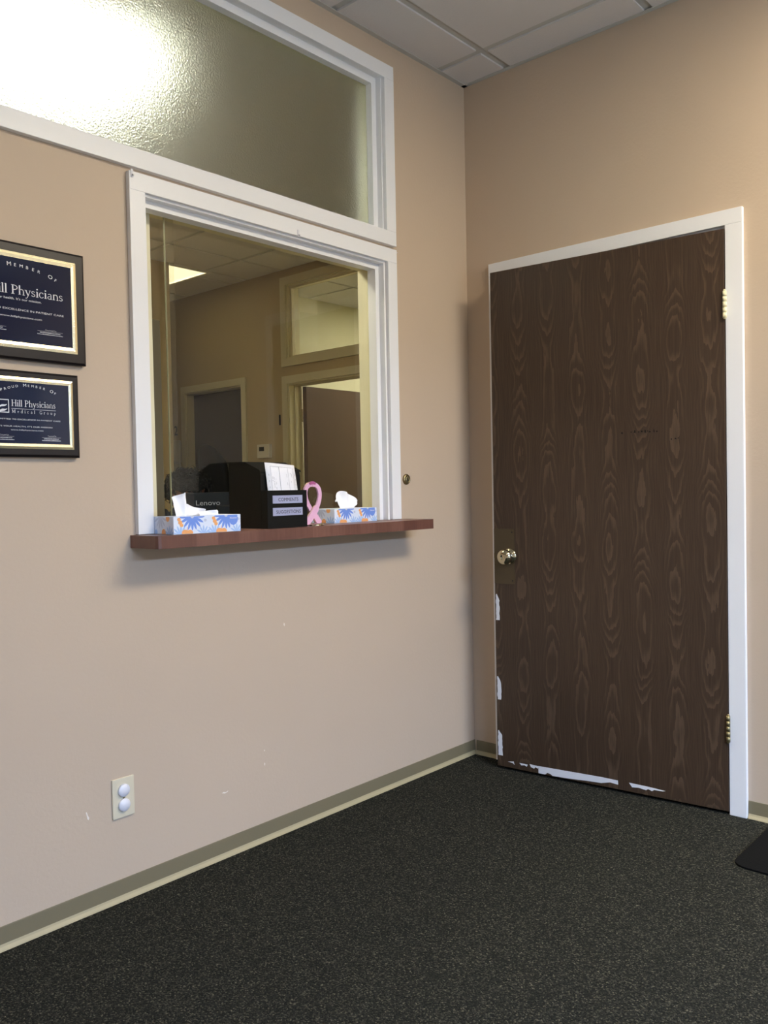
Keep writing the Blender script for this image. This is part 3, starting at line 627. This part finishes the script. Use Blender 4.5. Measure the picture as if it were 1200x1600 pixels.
# ------------------------------------------------------------------ tissue boxes
def carton_mesh():
    # local: front face at x=0 looking +x, length along y 0..L, depth to -D
    Lb, Db, Hb = .232, .115, .0515; m_ = MB(); m_.box((-Db, 0, 0), (0, Lb, Hb), 0, .0012)
    rnd = random.Random(2)
    def clip(poly, w_, h_):
        out = poly
        for ax, lim, sg in ((0, .001, 1), (0, w_-.001, -1), (1, .001, 1), (1, h_-.001, -1)):
            new = []
            for i in range(len(out)):
                p, q = out[i], out[(i+1) % len(out)]; ip = sg*(p[ax]-lim) >= 0; iq = sg*(q[ax]-lim) >= 0
                if ip: new.append(p)
                if ip != iq:
                    t = (lim-p[ax])/(q[ax]-p[ax]); new.append((p[0]+(q[0]-p[0])*t, p[1]+(q[1]-p[1])*t))
            out = new
            if not out: return out
        return out
    lay = [0]
    def put(poly, mi, face):
        w_ = Lb if face in 'f' else Db; poly = clip(poly, w_, Hb)
        if len(poly) < 3: return
        lay[0] += 1; e = .0002+lay[0]*.000006
        if face == 'f': V = [(e, a, b) for a, b in poly]
        elif face == 'l': V = [(-Db+a, -e, b) for a, b in poly]
        else: V = [(-a, Lb+e, b) for a, b in poly]
        m_.add(V, [list(range(len(V)))], mi)
    def petal(cx, cz, an, l_, w_, mi, face, n=7):
        a = math.radians(an); dx, dz = math.sin(a), math.cos(a); up = []; dn = []
        for k in range(n+1):
            t = k/n; ww = w_/2*math.sin(PI*min(1, t*.92+.06))**.7*(.5+.6*t); px, pz = cx+dx*l_*t, cz+dz*l_*t
            up.append((px-dz*ww, pz+dx*ww)); dn.append((px+dz*ww, pz-dx*ww))
        put(up+dn[::-1], mi, face)
    def flower(cx, cz, R_, mi, face, angs):
        for an in angs: petal(cx, cz, an, R_, R_*.24, mi, face)
    for o in (0, .117):
        f = 'f'
        flower(.022+o, -.004, .030, 2, f, (-70, -45, -20, 5, 30, 55))       # light blue leaves from below
        flower(.100+o, -.002, .026, 2, f, (-60, -30, 0, 30, 60))
        flower(.062+o, .052, .042, 1, f, (95, 118, 140, 162, 180, 200, 222, 245, 265))   # blue daisy
        put([(.062+o+.006*math.cos(k), .051+.006*math.sin(k)) for k in [i*PI/5 for i in range(10)]], 4, f)
        for (cx, cz, r_) in ((.037+o, .004, .011), (.053+o, .003, .011), (.018+o, .043, .006), (.022+o, .034, .007), (.026+o, .026, .006), (.106+o, .038, .005)):
            put([(cx+r_*math.cos(i*PI/7), cz+r_*.85*math.sin(i*PI/7)) for i in range(14)], 3 if cx < .1+o else 4, f)
        put([(.044+o, .005), (.046+o, .005), (.046+o, .020), (.0445+o, .020)], 3, f)
    cx, cz = .205, .040    # brand oval
    put([(cx+.0165*math.cos(i*PI/12), cz-.002+.018*math.sin(i*PI/12)) for i in range(24)], 1, 'f')
    text(m_, 'Kleenex', cx-.0125, cx+.0125, cz-.001, .0052, lambda s, z: (.0012, s, z), 5)
    for face in 'lr':
        flower(.045, .052, .036, 4, face, (110, 140, 165, 190, 215, 245)); flower(.095, -.004, .03, 2, face, (-60, -30, 0, 30, 60))
        for (cx, cz, r_) in ((.085, .047, .010), (.062, .005, .011), (.02, .006, .008)):
            put([(cx+r_*math.cos(i*PI/7), cz+r_*math.sin(i*PI/7)) for i in range(14)], 3 if cx > .03 else 2, face)
    return m_, (Lb, Db, Hb)
cm, (Lb, Db, Hb) = carton_mesh()
def sheet(grid, th=.0009):
    """closed thin sheet from a grid of points"""
    n, k = len(grid), len(grid[0]); m_ = MB(); V = [p for row in grid for p in row]
    F = [(i*k+j, i*k+j+1, (i+1)*k+j+1, (i+1)*k+j) for i in range(n-1) for j in range(k-1)]
    m_.add(V, F, 0, True); return m_
def solid(o, th=.0008):
    md = o.modifiers.new('thickness', 'SOLIDIFY'); md.thickness = th
    md = o.modifiers.new('smooth', 'SUBSURF'); md.levels = 1; md.render_levels = 2; return o
def slot(t):
    m_ = MB(); m_.add([(-Db/2+math.cos(i*PI/12)*.020, Lb/2+math.sin(i*PI/12)*.075, Hb+.0006) for i in range(24)], [list(range(24))]); return m_.build('opening_film', 'cap', t)
t1 = thing('tissue_box', 'flower patterned tissue box at the left end of the reception shelf', 'tissue box', (.122, -1.603, 1.0447), math.atan2(-.012, .23)*-1*-1, group=None)
c1 = cm.build('carton', ['cb', 'cblue', 'clb', 'cor', 'cgr', 'paper'], t1); slot(t1)
# outline sheets: profile polygon in (y,z) swept with folds in x
def fold_sheet(prof_top, prof_bot, name, parent, amp=.012, n=9, seed=1, x0=-.055):
    rnd = random.Random(seed); ph = rnd.random()*6; grid = []
    k = len(prof_top)
    for i in range(n):
        s = i/(n-1); row = []
        for j in range(k):
            a, b = Vector(prof_bot[j]), Vector(prof_top[j]); p = a.lerp(b, s)
            row.append((x0+amp*math.sin(ph+j*1.7+s*1.3)*(0.35+.65*s)+noise.noise(Vector((j*.9, s*3, seed)))*.008, p.x, p.y))
        grid.append(row)
    return solid(sheet(grid).build(name, 'tissue', parent))
# box 1 tissue: tall flared piece at left, low piece trailing right (y from carton left end)
h_ = Hb
fold_sheet([(.016, .106), (.028, .108), (.042, .112), (.056, .117), (.068, .122), (.076, .121)], [(.036, h_-.004), (.042, h_-.004), (.050, h_-.004), (.058, h_-.004), (.066, h_-.004), (.073, h_-.004)], 'tissue_sheet', t1, .014, 9, 1, -.045)
fold_sheet([(.070, .090), (.085, .083), (.102, .078), (.122, .073), (.140, .071)], [(.072, h_-.004), (.090, h_-.004), (.105, h_-.004), (.122, h_-.004), (.138, h_-.004)], 'tissue_sheet', t1, .010, 6, 2, -.055)
fold_sheet([(.105, .064), (.130, .063), (.150, .066), (.165, .066), (.178, .067)], [(.11, h_-.003), (.13, h_-.003), (.15, h_-.003), (.165, h_-.003), (.180, h_-.003)], 'tissue_sheet', t1, .012, 5, 3, -.040)
t2 = t1.copy(); COL.objects.link(t2); t2.location = (.036, -.871, 1.0447); t2.rotation_euler = (0, 0, .03)
t2['label'] = 'flower patterned tissue box at the right end of the shelf beside the pink ribbon'
for ch in list(t1.children):
    if 'tissue_sheet' in ch.name: continue
    c = ch.copy(); COL.objects.link(c); c.parent = t2
for t in (t1, t2): t['group'] = 'patterned tissue boxes on the shelf'
fold_sheet([(.060, .082), (.080, .109), (.094, .118), (.112, .112), (.130, .109), (.150, .103), (.165, .092), (.176, .078)], [(.082, h_-.004), (.090, h_-.004), (.100, h_-.004), (.112, h_-.004), (.124, h_-.004), (.136, h_-.004), (.148, h_-.004), (.158, h_-.004)], 'tissue_sheet', t2, .015, 10, 4, -.055)
fold_sheet([(.088, .100), (.074, .097), (.064, .088), (.057, .078)], [(.092, .085), (.084, .092), (.072, .086), (.060, .073)], 'tissue_sheet', t2, .004, 4, 6, -.05)

# ------------------------------------------------------------------ comment box
t = thing('suggestion_box', 'black comments and suggestions box with a paper form in its pocket', 'box', (0.118, -1.250, 1.0447), .03)
W = .175
prof = [(-.185, 0), (-.030, 0), (-.030, .170), (-.034, .186), (-.105, .2155), (-.185, .2165)]   # (x,z)
m_ = MB(); m_.prism(prof, 'y', 0, W); m_.build('box_body', 'boxblack', t)
m_ = MB(); m_.prism([(-.192, .2168), (-.103, .2158), (-.031, .1875), (-.028, .1815), (-.034, .184), (-.105, .213), (-.192, .2135)], 'y', -.003, W+.003); m_.build('lid', 'boxblack', t)
m_ = MB()
m_.box((-.003, 0, 0), (0, W, .1215)); m_.box((-.0295, 0, 0), (-.003, .003, .1215)); m_.box((-.0295, W-.003, 0), (-.003, W, .1215)); m_.box((-.0295, .003, 0), (-.003, W-.003, .003)); pk = m_.build('leaflet_pocket', 'boxblack', t)
for txt, z0, s0, s1 in (('COMMENTS', .0795, .046, .134), ('SUGGESTIONS', .040, .036, .144)):
    m_ = MB().box((.0003, .022, z0), (.0014, .153, z0+.0255), 0); lb = m_.build('label_plate', 'plate', pk)
    m_ = MB(); text(m_, txt, s0, s1, z0+.0068, .0115, lambda s, z: (.0017, s, z)); m_.build('lettering', 'ink', lb)
ff = thing('comment_form', 'white printed paper form standing in the pocket of the black suggestion box', 'paper', (0.118-.014, -1.250, 1.0447), .03)
g = []
for i in range(8):
    s = i/7; row = []
    for j in range(6):
        q = j/5; z = .01+s*(.2115-.008*q-.01); y = .029+q*.136-(.010*s*1.0 if j == 0 else 0)*(1-q)-(0.017*s)*(q)*1.0
        row.append((-.004-.010*s*s, y-.003*s, z))
    g.append(row)
fs = sheet(g).build('paper_sheet', 'paper', ff); md = fs.modifiers.new('thickness', 'SOLIDIFY'); md.thickness = .0012; md.offset = 0
m_ = MB()
def PF(q, s): # point on form sheet, slightly in front
    z = .01+s*(.2115-.008*q-.01); y = .029+q*.136-(0.017*s)*q-.003*s-.010*s*max(0, (1-5*q))
    return (-.004-.010*s*s+.0016, y, z)
for q in (.12, .40, .72, .90):
    for i in range(8):
        s0, s1 = .56+.055*i, .56+.055*(i+1)
        if s1 > .95: break
        wq = .012 if q in (.40,) else .006
        m_.add([PF(q, s0), PF(q+wq, s0), PF(q+wq, s1), PF(q, s1)], [(0, 1, 2, 3)])
for k in range(26):
    rnd = random.Random(k); q = rnd.choice((.06, .16, .2, .26, .66, .8, .84, .95)); s0 = rnd.uniform(.57, .85); l_ = rnd.uniform(.01, .05)
    m_.add([PF(q, s0), PF(q+.008, s0), PF(q+.008, s0+l_), PF(q, s0+l_)], [(0, 1, 2, 3)])
for s0 in (.945,): m_.add([PF(.12, s0), PF(.88, s0), PF(.88, s0+.004), PF(.12, s0+.004)], [(0, 1, 2, 3)])
m_.build('form_lines', 'greyink', fs)

# ------------------------------------------------------------------ pink ribbon stand
t = thing('ribbon_ornament', 'pink awareness ribbon ornament on a small silver base beside the suggestion box', 'ornament', (.085, -1.022, 1.0447), .0)
def strip(pts, wds, x, th):
    m_ = MB(); n = len(pts); A = []; B = []
    for i in range(n):
        p = Vector(pts[max(i-1, 0)]); q = Vector(pts[min(i+1, n-1)]); dd = (q-p).normalized(); nn = Vector((-dd.y, dd.x)); c = Vector(pts[i]); wv = wds[i]/2
        A.append(c+nn*wv); B.append(c-nn*wv)
    xs = x if isinstance(x, list) else [x]*n
    V = [(xs[i], A[i].x, A[i].y) for i in range(n)]+[(xs[i], B[i].x, B[i].y) for i in range(n)]+[(xs[i]-th, A[i].x, A[i].y) for i in range(n)]+[(xs[i]-th, B[i].x, B[i].y) for i in range(n)]
    F = []
    for i in range(n-1): F += [(i, i+1, n+i+1, n+i), (2*n+i, 3*n+i, 3*n+i+1, 2*n+i+1), (i, 2*n+i, 2*n+i+1, i+1), (n+i, n+i+1, 3*n+i+1, 3*n+i)]
    F += [(0, n, 3*n, 2*n), (n-1, 3*n-1, 4*n-1, 2*n-1)][:2]
    m_.add(V, F); return m_
def bez(P, n=10):
    out = []
    for i in range(n+1):
        t = i/n; a = [Vector(p) for p in P]
        while len(a) > 1: a = [a[j].lerp(a[j+1], t) for j in range(len(a)-1)]
        out.append(a[0])
    return out
backp = bez([(.0, .139), (-.033, .142), (-.040, .10), (-.008, .06)], 10)+bez([(-.008, .06), (.010, .040), (.028, .018), (.036, .006)], 7)[1:]
frontp = bez([(.0, .139), (.038, .142), (.036, .095), (.018, .065)], 10)+bez([(.018, .065), (.004, .045), (-.018, .022), (-.034, .008)], 7)[1:]
strip(backp, [.0145]*4+[.0155]*7+[.021]*7, [0-.004*min(1, i/6) for i in range(len(backp))], .006).build('ribbon_tail', 'pink', t)
strip(frontp, [.0145]*4+[.0155]*7+[.023]*7, [.001+.004*min(1, i/6) for i in range(len(frontp))], .006).build('ribbon_tail', 'pink', t)
strip(bez([(-.013, .141), (0, .149), (.013, .141)], 6), [.006, .009, .010, .010, .010, .009, .006], .0025, .008).build('ribbon_fold', 'pinkd', t)
m_ = MB()
for pth, xx in ((backp, -.0115), (frontp, -.0065)): strip_pts = pth
strip(frontp, [.018]*4+[.0195]*7+[.027]*7, [-.0045+.004*min(1, i/6) for i in range(len(frontp))], .002).build('silver_backing', 'chrome', t)
strip(backp, [.018]*4+[.0195]*7+[.025]*7, [-.0065-.004*min(1, i/6) for i in range(len(backp))], .002).build('silver_backing', 'chrome', t)
MB().lathe([(.034, 0), (.034, .003), (.030, .006), (.008, .008), (.002, .009)], (0, .004, 0), (0, 0, 1), 32).build('stand_base', 'chrome', t)

# ------------------------------------------------------------------ reception interior
# door_2 and its casing, doors on wall_reception
def trimface(mb, x0, x1, z0, z1, w_, y=YC, sides='lrt', mi=0):
    mb.box((x0-w_, y-.016, z0), (x0, y, z1+w_ if 't' in sides else z1), mi) if 'l' in sides else None
    mb.box((x1, y-.016, z0), (x1+w_, y, z1+w_ if 't' in sides else z1), mi) if 'r' in sides else None
    if 't' in sides: mb.box((x0, y-.016, z1), (x1, y, z1+w_), mi)
    if 'b' in sides: mb.box((x0-w_, y-.016, z0-w_), (x1+w_, y, z0), mi)
d2 = sroot('door_2', (0, 0, 0)); mb = MB(); trimface(mb, D2[0], D2[1], 0, 2.045, .058); mb.build('door_casing', 'rtrim', d2)
mb = MB(); mb.box((D2[0], YC, 0), (D2[0]+.012, YC+.11, 2.045)); mb.box((D2[1]-.012, YC, 0), (D2[1], YC+.11, 2.045)); mb.box((D2[0]+.012, YC, 2.033), (D2[1]-.012, YC+.11, 2.045)); mb.build('door_jamb', 'rtrim', d2)
MB().box((D2[0]+.013, YC+.075, .01), (D2[1]-.013, YC+.115, 2.030), 0, .001).build('door_leaf', 'ddoor', d2)
MB().lathe([(.03, 0), (.028, .01), (.012, .015), (.012, .035), (.026, .045), (.024, .06), (.005, .065)], (D2[1]-.08, YC+.075, .95), (0, -1, 0), 24).build('door_knob', 'brass', d2)
d3 = sroot('door_3', (0, 0, 0)); mb = MB(); trimface(mb, D1[0], D1[1], 0, 2.0, .060); mb.build('door_casing', 'rtrim', d3)
mb = MB(); mb.box((D1[0], YC, 0), (D1[0]+.012, YC+.13, 2.0)); mb.box((D1[0]+.012, YC+.05, 0), (D1[0]+.024, YC+.085, 1.988)); mb.box((D1[1]-.012, YC, 0), (D1[1], YC+.13, 2.0)); mb.box((D1[0]+.012, YC, 1.988), (D1[1]-.012, YC+.13, 2.0)); mb.build('door_jamb', 'rtrim', d3)
lf3 = MB().box((D1[0]+.016, YC+.135, .012), (D1[0]+.058, YC+.135+.88, 1.985), 0, .001).build('door_leaf', 'bdoor', d3)
for zz in (1.76, .3):
    m_ = MB().lathe([(.007, zz-.05), (.007, zz+.05)], (D1[0]+.012, YC+.128, 0), (0, 0, 1), 12); m_.build('door_hinge', 'bhinge', lf3)
w4 = sroot('window_4', (0, 0, 0)); mb = MB(); trimface(mb, TR[0], TR[1], TR[2], TR[3], .060, sides='lrtb'); mb.build('window_casing', 'rtrim', w4)
mb = MB(); x0, x1, z0, z1 = TR
mb.box((x0, YC, z0), (x0+.01, YC+.12, z1)); mb.box((x1-.01, YC, z0), (x1, YC+.12, z1)); mb.box((x0+.01, YC, z0), (x1-.01, YC+.12, z0+.01)); mb.box((x0+.01, YC, z1-.01), (x1-.01, YC+.12, z1))
mb.box((x0+.01, YC+.03, z0+.01), (x0+.025, YC+.06, z1-.01)); mb.box((x0+.025, YC+.03, z0+.01), (x1-.01, YC+.06, z0+.025)); mb.box((x0+.025, YC+.03, z1-.025), (x1-.01, YC+.06, z1-.01))
mb.build('window_jamb', 'rtrim', w4); MB().box((x0+.012, YC+.062, z0+.012), (x1-.012, YC+.067, z1-.012)).build('glass_pane', 'glass', w4)

# numbers beside doors
def number(txt, x, z, label):
    m_ = MB(); text(m_, txt, x, x+(.045 if txt != '1' else .018), z, .088, lambda s, zz: (s, YC-.003, zz)); V = m_.v[:]; n = len(V)
    m_.add([(a, YC-.0005, c) for a, b, c in V], [f[::-1] for f in m_.f]); tag(m_.build('door_number', 'ink'), label, 'number')
number('2', -4.33, 1.685, 'black numeral 2 on the wall beside the dark inner door')
number('1', -2.905, 1.685, 'black numeral 1 on the wall beside the open inner door')
# soap / sanitizer dispenser
t = thing('sanitizer_dispenser', 'pale wall mounted sanitizer dispenser under the numeral 2', 'dispenser', (-4.275, YC, 1.35))
MB().box((-.052, -.10, .085), (.052, 0, .285), 0, .012).build('housing', 'disp', t)
MB().box((-.040, -.075, 0), (.040, 0, .084), 0, .008).build('nozzle', 'disp', t)
MB().box((-.042, -.1015, .045), (.042, -.076, .083), 0, .003).build('push_bar', 'dispw', t)
mb = MB(); mb.box((-.028, -.1015, .165), (.028, -.1002, .245)); lg = mb.build('logo_panel', 'ink', t)
mb = MB(); mb.box((-.022, -.1024, .185), (.022, -.1016, .193)); mb.box((-.022, -.1024, .205), (.016, -.1016, .213)); mb.box((-.016, -.1024, .224), (.022, -.1016, .230)); mb.build('logo_mark', 'disp', lg)
# thermostat
t = thing('thermostat', 'cream wall thermostat with a small dark display beyond the window', 'thermostat', (-3.075, YC, 1.488))
MB().box((-.075, -.03, -.055), (.075, 0, .055), 0, .004).build('housing', 'ivory', t); MB().box((-.048, -.0315, .0), (.012, -.0295, .034)).build('display', 'lcd', t)

# desk
t = thing('reception_desk', 'grey laminate desk behind the reception window carrying the monitor', 'desk', (-1.35, -.35, 0), math.radians(-33))
MB().box((-.54, -.85, .71), (.42, .85, .74), 0, .003).build('desktop', 'desk', t)
for s in (-.82, .80): MB().box((-.40, s, 0), (.40, s+.02, .71)).build('side_panel', 'desk', t)
MB().box((.36, -.80, .10), (.38, .80, .71)).build('modesty_panel', 'desk', t)

# monitor: back faces the window
mon = thing('computer_monitor', 'black computer monitor seen from behind through the reception window', 'monitor', (-1.33, -.335, .7400), math.radians(-33))
# local +x = towards the window/camera side, y from left(-) to right(+)
MB().box((0, -.17, .13), (.016, .345, .425), 0, .004).build('screen_housing', 'black', mon)
MB().box((.016, -.02, .18), (.04, .20, .36), 0, .01).build('rear_bulge', 'black', mon)
MB().box((-.0012, -.163, .137), (-.0002, .338, .418)).build('screen', 'lcd', mon)
MB().box((.02, .06, .004), (.045, .12, .22), 0, .004).build('stand_neck', 'black', mon); MB().box((-.08, -.02, 0), (.12, .20, .008), 0, .003).build('stand_base', 'black', mon)
m_ = MB(); text(m_, 'Lenovo', -.120, .000, .360, .026, lambda s, z: (.0166, s, z)); m_.build('logo', 'silver', mon)

# office chairs
def chair(loc, rz, label, back=.72, sz=.0):
    t = thing('office_chair', label, 'chair', loc, rz, 'office chairs behind the reception window')
    MB().box((-.25, -.25, .43+sz), (.25, .25, .50+sz), 0, .03).build('seat', 'dark', t)
    # curved back panel with rounded top, standing at local -x side
    g = []; n = 12
    for i in range(n+1):
        s = i/n; hw = .235*(1-max(0, (s-.80)/.20)**2.2*.35)*(.82+.18*min(1, s*2)); row = []
        for j in range(9):
            q = j/8*2-1; zc = .56+sz+back*s-(.05*abs(q)**3 if s > .9 else 0); row.append((-.27-.07*s+.05*q*q+.02*math.sin(s*PI), hw*q, zc))
        g.append(row)
    b_ = sheet(g).build('backrest', 'dark', t); md = b_.modifiers.new('thickness', 'SOLIDIFY'); md.thickness = .05; md.offset = 0; md = b_.modifiers.new('round', 'SUBSURF'); md.levels = 1; md.render_levels = 2
    MB().tube([(-.2, 0, .44), (-.30, 0, .46), (-.315, 0, .62), (-.31, 0, .75)], .018).build('back_bar', 'black', t)
    for s in (-1, 1): MB().tube([(-.05, s*.25, .46), (-.05, s*.30, .50), (-.06, s*.30, .66), (.0, s*.30, .69), (.14, s*.30, .68)], [.014, .014, .016, .022, .018]).build('armrest', 'black', t)
    MB().lathe([(.03, .10), (.03, .30), (.02, .30), (.02, .43)], (0, 0, 0), (0, 0, 1), 16).build('gas_lift', 'black', t)
    for k in range(5):
        a = 2*PI*k/5+.3; e = (math.cos(a)*.29, math.sin(a)*.29)
        MB().tube([(0, 0, .12), (e[0]*.6, e[1]*.6, .10), (e[0], e[1], .075)], [.028, .022, .016]).build('base_leg', 'black', t)
        MB().lathe([(.028, -.012), (.028, .012)], (e[0], e[1], .0285), (-math.sin(a), math.cos(a), 0), 16).build('caster', 'black', t)
    return t
chair((-2.23, .095, 0), math.radians(-31), 'black office chair the seated person uses behind the monitor', .30, -.06)
chair((-2.60, .90, 0), math.radians(74), 'empty black high backed office chair turned side on beyond the suggestion box', .79, .15)

# person seated behind the monitor
pr = thing('person', 'person with black curly hair in dark clothes seated low behind the monitor', 'person', (-2.19, .07, 0), math.radians(-31))
# local +x is facing direction
def skin_mesh(name, verts, edges, rad, mt, parent, levels=2):
    me = bpy.data.meshes.new(name); me.from_pydata(verts, edges, []); o = bpy.data.objects.new(name, me); COL.objects.link(o); o.parent = parent
    sk = o.modifiers.new('skin', 'SKIN'); sk.use_smooth_shade = True
    for i, r_ in enumerate(rad): me.skin_vertices[0].data[i].radius = r_ if isinstance(r_, tuple) else (r_, r_)
    me.skin_vertices[0].data[0].use_root = True
    ss = o.modifiers.new('sub', 'SUBSURF'); ss.levels = levels; ss.render_levels = levels
    dg = bpy.context.evaluated_depsgraph_get(); dg.update(); m2 = bpy.data.meshes.new_from_object(o.evaluated_get(dg)); o.modifiers.clear(); o.data = m2; m2.materials.clear()
    for q in (mt if isinstance(mt, list) else [mt]): m2.materials.append(M_[q])
    for p in m2.polygons: p.use_smooth = True
    return o
def HT(p):   # head bowed forward about the top of the neck, then raised onto it
    a = math.radians(34); x, y, z = p[0]-.05, p[1], p[2]-1.10
    return (.05+x*math.cos(a)+z*math.sin(a), y, 1.135-x*math.sin(a)+z*math.cos(a))
def bow(m_): m_.v = [HT(p) for p in m_.v]; return m_
Vb = []; Eb = []; Rb = []
def jv(p, r_, frm=None):
    Vb.append(p); Rb.append(r_)
    if frm is not None: Eb.append((frm, len(Vb)-1))
    return len(Vb)-1
pel = jv((-.02, 0, .58), (.12, .15)); wa = jv((-.02, 0, .72), (.105, .14), pel); ch_ = jv((.0, 0, .88), (.115, .16), wa); sh_ = jv((.01, 0, 1.02), (.08, .13), ch_)
nk = jv((.03, 0, 1.065), .052, sh_); hd0 = jv((.05, 0, 1.115), (.062, .062), nk); hd1 = jv(HT((.075, 0, 1.15)), (.088, .074), hd0); hd2 = jv(HT((.065, 0, 1.205)), (.080, .070), hd1)
for s in (-1, 1):
    a = jv((.01, s*.17, 1.01), .060, sh_); b_ = jv((.04, s*.235, .83), .048, a); c = jv((.08, s*.25, .74), .042, b_); e = jv((.22, s*.20, .765), .036, c); f = jv((.33, s*.15, .775), .026, e)
    hnd = jv((.39, s*.135, .775), (.034, .018), f)
    for k, (ll, yy) in enumerate(((.068, -.030), (.080, -.011), (.075, .009), (.058, .027))):
        p1 = jv((.43, s*.135+yy, .778), .0095, hnd); p2 = jv((.43+ll*.5, s*.135+yy*1.15, .776), .0085, p1); jv((.43+ll, s*.135+yy*1.2, .762), .007, p2)
    p1 = jv((.385, s*.100, .770), .0105, hnd); jv((.42, s*.080, .763), .0085, p1)
    hp = jv((.02, s*.10, .555), .09, pel); kn = jv((.42, s*.13, .52), .062, hp); an = jv((.40, s*.13, .12), .042, kn); jv((.50, s*.13, .055), .036, an)
bod = skin_mesh('body', Vb, Eb, Rb, ['skin', 'shirt', 'jeans', 'black'], pr)
for p in bod.data.polygons:
    c = p.center
    p.material_index = 3 if c.z < .11 else 2 if c.z < .62 else 1 if (c.z < (1.10 if abs(c.y) > .062 and c.x < .06 else 1.055) and not (c.x > .31)) else 0
# face details
hc = Vector((.075, 0, 1.16))
m_ = MB()
m_.tube([(.155, 0, 1.165), (.172, 0, 1.145), (.176, 0, 1.128)], [.008, .011, .013]); bow(m_).build('nose', 'skin', pr)
for s in (-1, 1):
    m_ = MB(); bm = bmesh.new(); bmesh.ops.create_uvsphere(bm, u_segments=14, v_segments=10, radius=.010, matrix=Matrix.Translation((.147, s*.031, 1.162))); m_.bm(bm, 0, True); e = bow(m_).build('eye', 'paper', pr)
    m_ = MB(); bm = bmesh.new(); bmesh.ops.create_uvsphere(bm, u_segments=10, v_segments=8, radius=.0052, matrix=Matrix.Translation((.1535, s*.031, 1.160))); m_.bm(bm, 0, True); bow(m_).build('pupil', 'ink', e)
    m_ = MB(); m_.tube([(.07, s*.082, 1.19), (.055, s*.092, 1.17), (.06, s*.088, 1.14), (.07, s*.082, 1.125)], [.007, .010, .008, .006]); bow(m_).build('ear', 'skin', pr)
m_ = MB(); m_.tube([(.155, -.022, 1.103), (.163, 0, 1.102), (.155, .022, 1.103)], [.004, .007, .004]); bow(m_).build('mouth', 'pinkd', pr)
# curly hair: scalp cap plus many small coils
m_ = MB(); bm = bmesh.new(); bmesh.ops.create_icosphere(bm, subdivisions=4, radius=1)
for v in bm.verts:
    q = v.co.copy(); n_ = noise.noise(q*4)*.07+noise.noise(q*9)*.05
    lim = 1.0
    v.co = Vector((.045+q.x*.115*(1+n_), q.y*.128*(1+n_), 1.160+q.z*.108*(1+n_)))
bmesh.ops.delete(bm, geom=[v for v in bm.verts if (v.co.x > .10 and v.co.z < 1.20) or v.co.z < 1.04], context='VERTS')
m_.bm(bm, 0, True)
rnd = random.Random(11)
for k in range(520):
    q = Vector((rnd.gauss(0, 1), rnd.gauss(0, 1), rnd.gauss(.35, 1))).normalized()
    if q.x > .5 and q.z < .35: continue
    if q.z < -.75: continue
    c = Vector((.045+q.x*.112, q.y*.124, 1.160+q.z*.104)); tdir = q.orthogonal().normalized(); b2 = q.cross(tdir)
    rr = rnd.uniform(.007, .014); L_ = rnd.uniform(.016, .040); turns = rnd.uniform(1.2, 2.2); n = 12; ph = rnd.random()*6
    ax = (q+Vector((rnd.uniform(-.8, .8), rnd.uniform(-.8, .8), rnd.uniform(-.8, .3)))).normalized(); u1 = ax.orthogonal().normalized(); u3 = ax.cross(u1)
    pts = [c+ax*L_*i/n+(u1*math.cos(ph+turns*2*PI*i/n)+u3*math.sin(ph+turns*2*PI*i/n))*rr for i in range(n+1)]
    m_.tube(pts, [.0026-.0012*i/n for i in range(n+1)], 5)
bow(m_).build('curly_hair', 'hair', pr)
